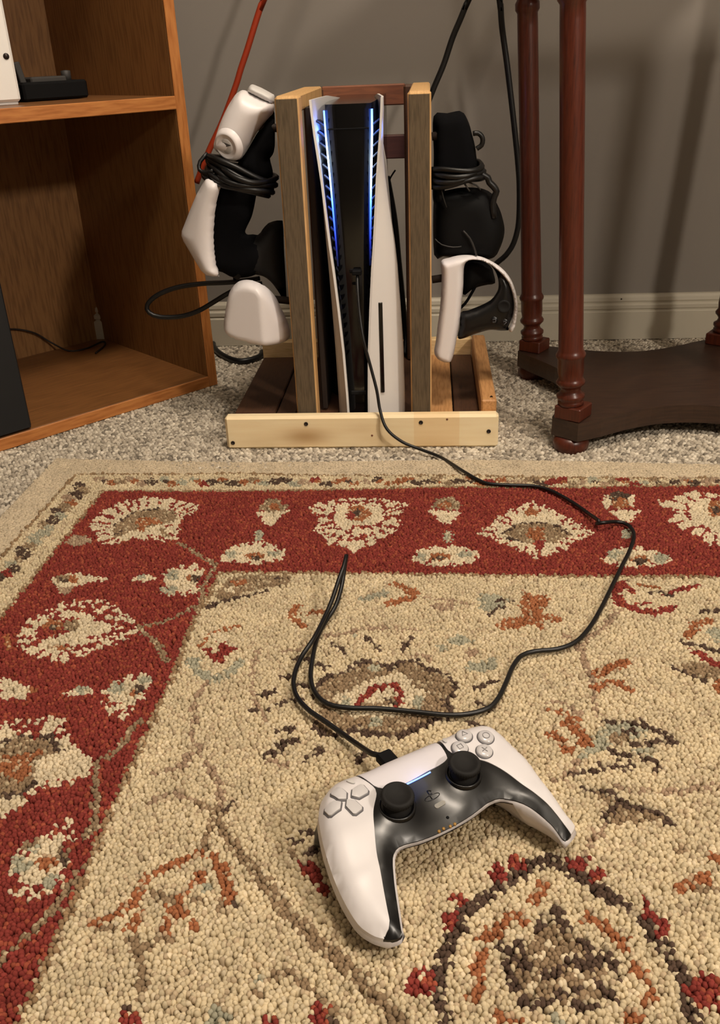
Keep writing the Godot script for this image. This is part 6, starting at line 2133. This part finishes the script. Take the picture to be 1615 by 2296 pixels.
func gamepad() -> void:
	var g := thing("gamepad", "white and black gamepad lying face up on the cream part of the rug", "game controller", Vector3(0.001, 0.0, -0.446), deg_to_rad(34.0))
	var white: Material = mat("gamepad white", Color(0.83, 0.815, 0.82), 0.4)
	outline = poly([-29.5,48.0,-12.1,48.8,16.7,47.5,37.4,47.0,46.6,47.3,55.9,45.4,63.3,41.9,68.8,35.7,72.3,24.6,73.8,8.7,75.2,-9.3,74.5,-29.0,73.8,-46.0,74.8,-53.7,74.5,-57.6,70.5,-60.4,61.8,-64.7,58.4,-65.1,56.9,-62.8,56.6,-54.2,53.0,-45.1,48.4,-36.9,42.5,-30.3,36.0,-25.5,28.7,-24.5,22.6,-25.4,8.7,-27.3,-9.0,-27.9,-25.4,-27.1,-37.9,-25.0,-43.4,-25.5,-47.5,-28.9,-49.9,-32.7,-55.1,-42.8,-59.8,-54.0,-63.9,-63.8,-64.4,-66.3,-67.7,-67.7,-73.0,-65.8,-79.3,-61.3,-82.9,-57.3,-87.1,-49.2,-88.4,-35.8,-87.2,-22.8,-85.2,-10.9,-81.9,2.7,-75.8,20.0,-70.0,34.1,-64.7,42.3,-57.3,48.6,-48.1,51.1,-36.7,49.5])
	for i in outline.size():
		if outline[i].y > 0.02:
			outline[i].y = 0.02 + (outline[i].y - 0.02) * 0.68
	outline = dense(outline, 0.003)
	# underside and lip
	var st := begin()
	st.set_smooth_group(0)
	var f := fill_region(outline, 0.0045)
	var pts: PackedVector2Array = f[0]
	var tri: PackedInt32Array = f[1]
	var up := PackedVector3Array()
	var dn := PackedVector3Array()
	for i in pts.size():
		var rim: bool = i < f[2]
		up.append(pad_point(pts[i], rim_height(pts[i]) if rim else pad_top(pts[i]) - 0.0010))
		dn.append(pad_point(pts[i], rim_height(pts[i]) if rim else pad_bottom(pts[i])))
	for i in range(0, tri.size(), 3):
		for k in [0, 2, 1]:
			st.add_vertex(up[tri[i + k]])
		for k in [0, 1, 2]:
			st.add_vertex(dn[tri[i + k]])
	part("back_shell", st, white, g)
	var inset := largest(Geometry2D.offset_polygon(outline, -0.0013))
	var ls := poly([-40.6, 60, -38.6, 32, -37.4, 25, -35, 18, -35.7, 12.0, -44.4, 1.4, -50.2, -9.3, -56.6, -22.3, -60.4, -32.6, -64.8, -44.2, -68.0, -53.3, -69.6, -57.8, -71.9, -60.5, -75.8, -61.9, -79.5, -64.5, -86, -80, -112, -62, -112, 40, -72, 60])
	var rs := poly([28.2, 60, 27.2, 34, 25.6, 19, 30.3, 12.7, 40.3, 2.8, 45.3, -4.0, 50.7, -14.0, 54.6, -24.3, 58.4, -34.2, 61.7, -42.5, 63.5, -50.4, 64.2, -56.2, 65.8, -60.5, 67.5, -62.5, 69, -66, 85, -72, 100, -20, 95, 60])
	var tp := poly([-37.6, 60, -37.7, 31.2, -35.8, 21.0, -32.9, 14.7, -24.7, 10.4, -14.4, 9.7, 3.7, 11.0, 12.6, 10.9, 20.1, 12.4, 22.7, 16.1, 24.2, 29.9, 24.2, 60])
	var lsd := dense(ls, 0.003)
	var rsd := dense(rs, 0.003)
	var tpd := dense(tp, 0.003)
	var body := largest(Geometry2D.clip_polygons(inset, Geometry2D.offset_polygon(lsd, -0.0004)[0]))
	body = largest(Geometry2D.clip_polygons(body, Geometry2D.offset_polygon(rsd, -0.0004)[0]))
	part("face_plate", skin(dense(body, 0.0025, false), 0.0, 0.004), mats["satin black"], g, "satin black face plate")
	var shell_l := part("side_shell", skin(dense(largest(Geometry2D.intersect_polygons(lsd, inset)), 0.0025, false), 0.0007, 0.005), white, g, "white left half shell")
	var shell_r := part("side_shell", skin(dense(largest(Geometry2D.intersect_polygons(rsd, inset)), 0.0025, false), 0.0007, 0.005), white, g, "white right half shell")
	part("touchpad", skin(dense(largest(Geometry2D.intersect_polygons(Geometry2D.offset_polygon(tpd, -0.0006)[0], inset)), 0.0025, false), 0.0009, 0.002), mat("touchpad white", Color(0.82, 0.805, 0.825), 0.45), g)
	# light bars either side of the touchpad
	var led := poly([-14.4,9.7,5.0,10.4])
	st = begin()
	var lb := PackedVector3Array()
	for i in 7:
		var p := led[0].lerp(led[1], i / 6.0) + Vector2(0, -0.0004)
		lb.append(pad_point(p, pad_top(p) + 0.0006))
	tube(st, lb, 0.0006, 6)
	part("light_bar", st, mats["light bar glow"], g, "short blue-white light bar")
	var l := OmniLight3D.new()
	l.light_color = Color(0.45, 0.6, 1.0)
	l.light_energy = 0.00008
	l.light_size = 0.01
	l.omni_range = 2.0
	l.omni_attenuation = 2.0
	l.shadow_enabled = true
	add(l, "light_bar_light", g)
	l.position = lb[3] + Vector3(0, 0.002, 0.002)
	# direction buttons
	var dp := poly([-57.4,21.8,-45.5,17.1,-65.7,15.1,-54.3,9.5])
	var mid := (dp[0] + dp[1] + dp[2] + dp[3]) / 4.0
	for p in dp:
		var out := (p - mid).normalized()
		var side := out.orthogonal()
		var ring := PackedVector2Array([p - out * 0.0060, p - out * 0.0028 + side * 0.0036, p + out * 0.0040 + side * 0.0038, p + out * 0.0052 + side * 0.0026, p + out * 0.0052 - side * 0.0026, p + out * 0.0040 - side * 0.0038, p - out * 0.0028 - side * 0.0036])
		var d := skin(dense(ring, 0.0016, false), 0.0026, 0.003, 0.002)
		part("direction_button", d, mats["clear button"], shell_l)
		var gap := skin(dense(largest(Geometry2D.offset_polygon(ring, 0.0009)), 0.002, false), 0.0014, 0.002, 0.003)
		part("button_gap", gap, mat("button gap", Color(0.33, 0.32, 0.33), 0.6), shell_l)
	# action buttons with their symbols
	var fb := poly([42.2,23.6,54.7,15.7,33.1,16.2,46.6,6.5])
	for k in 4:
		var p := fb[k]
		var t := pad_top(p)
		var n := surface_basis(p)
		st = begin()
		lathe(st, [Vector2(0.0062, -0.002), Vector2(0.0062, 0.0010), Vector2(0.0055, 0.0010)], pad_point(p, t), n, 28)
		part("button_gap", st, mats["button gap"], shell_r)
		st = begin()
		lathe(st, [Vector2(0.0055, -0.002), Vector2(0.0055, 0.0022), Vector2(0.0049, 0.0029), Vector2(0.003, 0.0033), Vector2(0, 0.0034)], pad_point(p, t), n, 28)
		var bt := part("action_button", st, mats["clear button"], shell_r)
		st = begin()
		var sym := []
		if k == 0:
			sym = [[0, 3, 1.5]]
		elif k == 1:
			sym = [[0, 24, 0.0]]
		elif k == 2:
			sym = [[0, 4, PI / 4]]
		if k == 3:
			for a in [PI / 4, -PI / 4]:
				var q := Vector3(0.0024, 0.0036, 0).rotated(Vector3.UP, a - 0.5)
				var q2 := Vector3(-0.0024, 0.0036, 0).rotated(Vector3.UP, a - 0.5)
				tube(st, PackedVector3Array([pad_point(p, t) + n * q, pad_point(p, t) + n * q2]), 0.00028, 5, false)
		for sy in sym:
			var loop := PackedVector3Array()
			for j in sy[1] + 1:
				loop.append(pad_point(p, t) + n * Vector3(0.0024, 0.0035, 0).rotated(Vector3.UP, sy[2] + TAU * j / sy[1]))
			tube(st, loop, 0.00028, 5, false)
		part("symbol", st, mats["button symbol"], bt)
	# the two small menu buttons
	for p in poly([-45.7,27.9,29.1,28.0]):
		var dirv := Vector2(0.35 if p.x > 0.0 else -0.35, 1).normalized()
		var sv := dirv.orthogonal()
		var ring := PackedVector2Array()
		for j in 14:
			var a := TAU * j / 14.0
			ring.append(p + dirv * sin(a) * 0.0036 + sv * cos(a) * 0.0015)
		part("menu_button", skin(ring, 0.0020, 0.002, 0.002), mats["grey white plastic"], shell_l if p.x < 0.0 else shell_r)
	# thumbsticks
	for p in poly([-29.3,-2.7,22.8,-2.6]):
		var t := pad_top(p)
		var n := Basis(Vector3.RIGHT, 0.12)
		var a := pad_point(p, t)
		st = begin()
		lathe(st, [Vector2(0.0122, -0.003), Vector2(0.0122, 0.0002), Vector2(0.0114, 0.0009), Vector2(0.0106, 0.0004), Vector2(0.0095, -0.001), Vector2(0, -0.001)], a, n, 32)
		part("stick_well", st, mats["satin black"], g)
		st = begin()
		lathe(st, [Vector2(0.0094, -0.001), Vector2(0.0088, 0.001), Vector2(0.0070, 0.0024), Vector2(0.0064, 0.0040), Vector2(0.0095, 0.0054), Vector2(0.0105, 0.0066), Vector2(0.0107, 0.0084), Vector2(0.0105, 0.0100), Vector2(0.0095, 0.0110), Vector2(0.0080, 0.0108), Vector2(0.0068, 0.0097), Vector2(0.003, 0.0089), Vector2(0, 0.0088)], a, n, 40)
		var stick := part("thumbstick", st, mats["rubber"], g)
		st = begin()
		for j in 40:
			var q := TAU * j / 40.0
			box(st, a + n * Vector3(cos(q) * 0.0106, 0.0083, sin(q) * 0.0106), Vector3(0.0004, 0.0024, 0.0005), 0.0, n * Basis(Vector3.UP, -q))
		part("knurled_edge", st, mats["rubber"], stick)
	# emblem button, mute button, holes along the lower edge
	var e: Vector2 = poly([-3.9,-3.4])[0]
	st = begin()
	var eb := surface_basis(e)
	var ea := pad_point(e, pad_top(e) + 0.0002)
	tube(st, PackedVector3Array([ea + eb * Vector3(-0.0008, 0, 0.0032), ea + eb * Vector3(-0.0008, 0, -0.0034)]), 0.00035, 6, false)
	var bow := PackedVector3Array()
	for j in 9:
		var q := -PI / 2 + PI * j / 8.0
		bow.append(ea + eb * Vector3(-0.0008 + cos(q) * 0.0026, 0, -0.0018 + sin(q) * 0.0016))
	tube(st, bow, 0.00035, 6, false)
	var sw := PackedVector3Array()
	for j in 17:
		var q := TAU * j / 16.0
		sw.append(ea + eb * Vector3(cos(q) * 0.0056, 0, 0.0018 + sin(q) * 0.0017))
	tube(st, sw, 0.0003, 6, false)
	part("emblem_button", st, mats["gloss black"], g)
	var mu: Vector2 = poly([-2.2,-11.6])[0]
	var pill := PackedVector2Array()
	for j in 16:
		var q := TAU * j / 16.0
		pill.append(mu + Vector2(cos(q) * 0.0016 + signf(cos(q)) * 0.0024, sin(q) * 0.0015))
	part("mute_button", skin(pill, 0.0009, 0.001, 0.003), mat("mute grey", Color(0.50, 0.49, 0.46), 0.5), g)
	for p in poly([-12.8,-26.0,-9.2,-25.7,-4.3,-26.1,-0.8,-26.1,-2.7,-20.8]):
		st = begin()
		lathe(st, [Vector2(0, 0.0005), Vector2(0.0009, 0.0005), Vector2(0.0011, 0.0), Vector2(0.0011, -0.001)], pad_point(p, pad_top(p)), surface_basis(p), 10)
		part("contact_hole", st, mats["brass contact"] if p.y < -0.025 else mats["matt black"], g)
	# shoulder buttons and triggers under the far edge
	for s in [-1.0, 1.0]:
		st = begin()
		pillow(st, poly([-19, -12, 17, -12, 19, -4, 14, 5, -14, 5, -20, -4]), 0, 0.010, 0.010, 0.008, 0.004, true, func(q: Vector3) -> Vector3: return Vector3(q.x + s * 0.047 - 0.0065, q.y + 0.022, -0.028 + q.z))
		part("trigger", st, mats["satin black"], g)

func surface_basis(p: Vector2) -> Basis:
	var d := 0.0015
	var hx := (pad_top(p + Vector2(d, 0)) - pad_top(p - Vector2(d, 0))) / (2.0 * d)
	var hy := (pad_top(p + Vector2(0, d)) - pad_top(p - Vector2(0, d))) / (2.0 * d)
	var n := Vector3(-hx, 1, hy).normalized()
	var x := Vector3.RIGHT.slide(n).normalized()
	return Basis(x, n, x.cross(n))
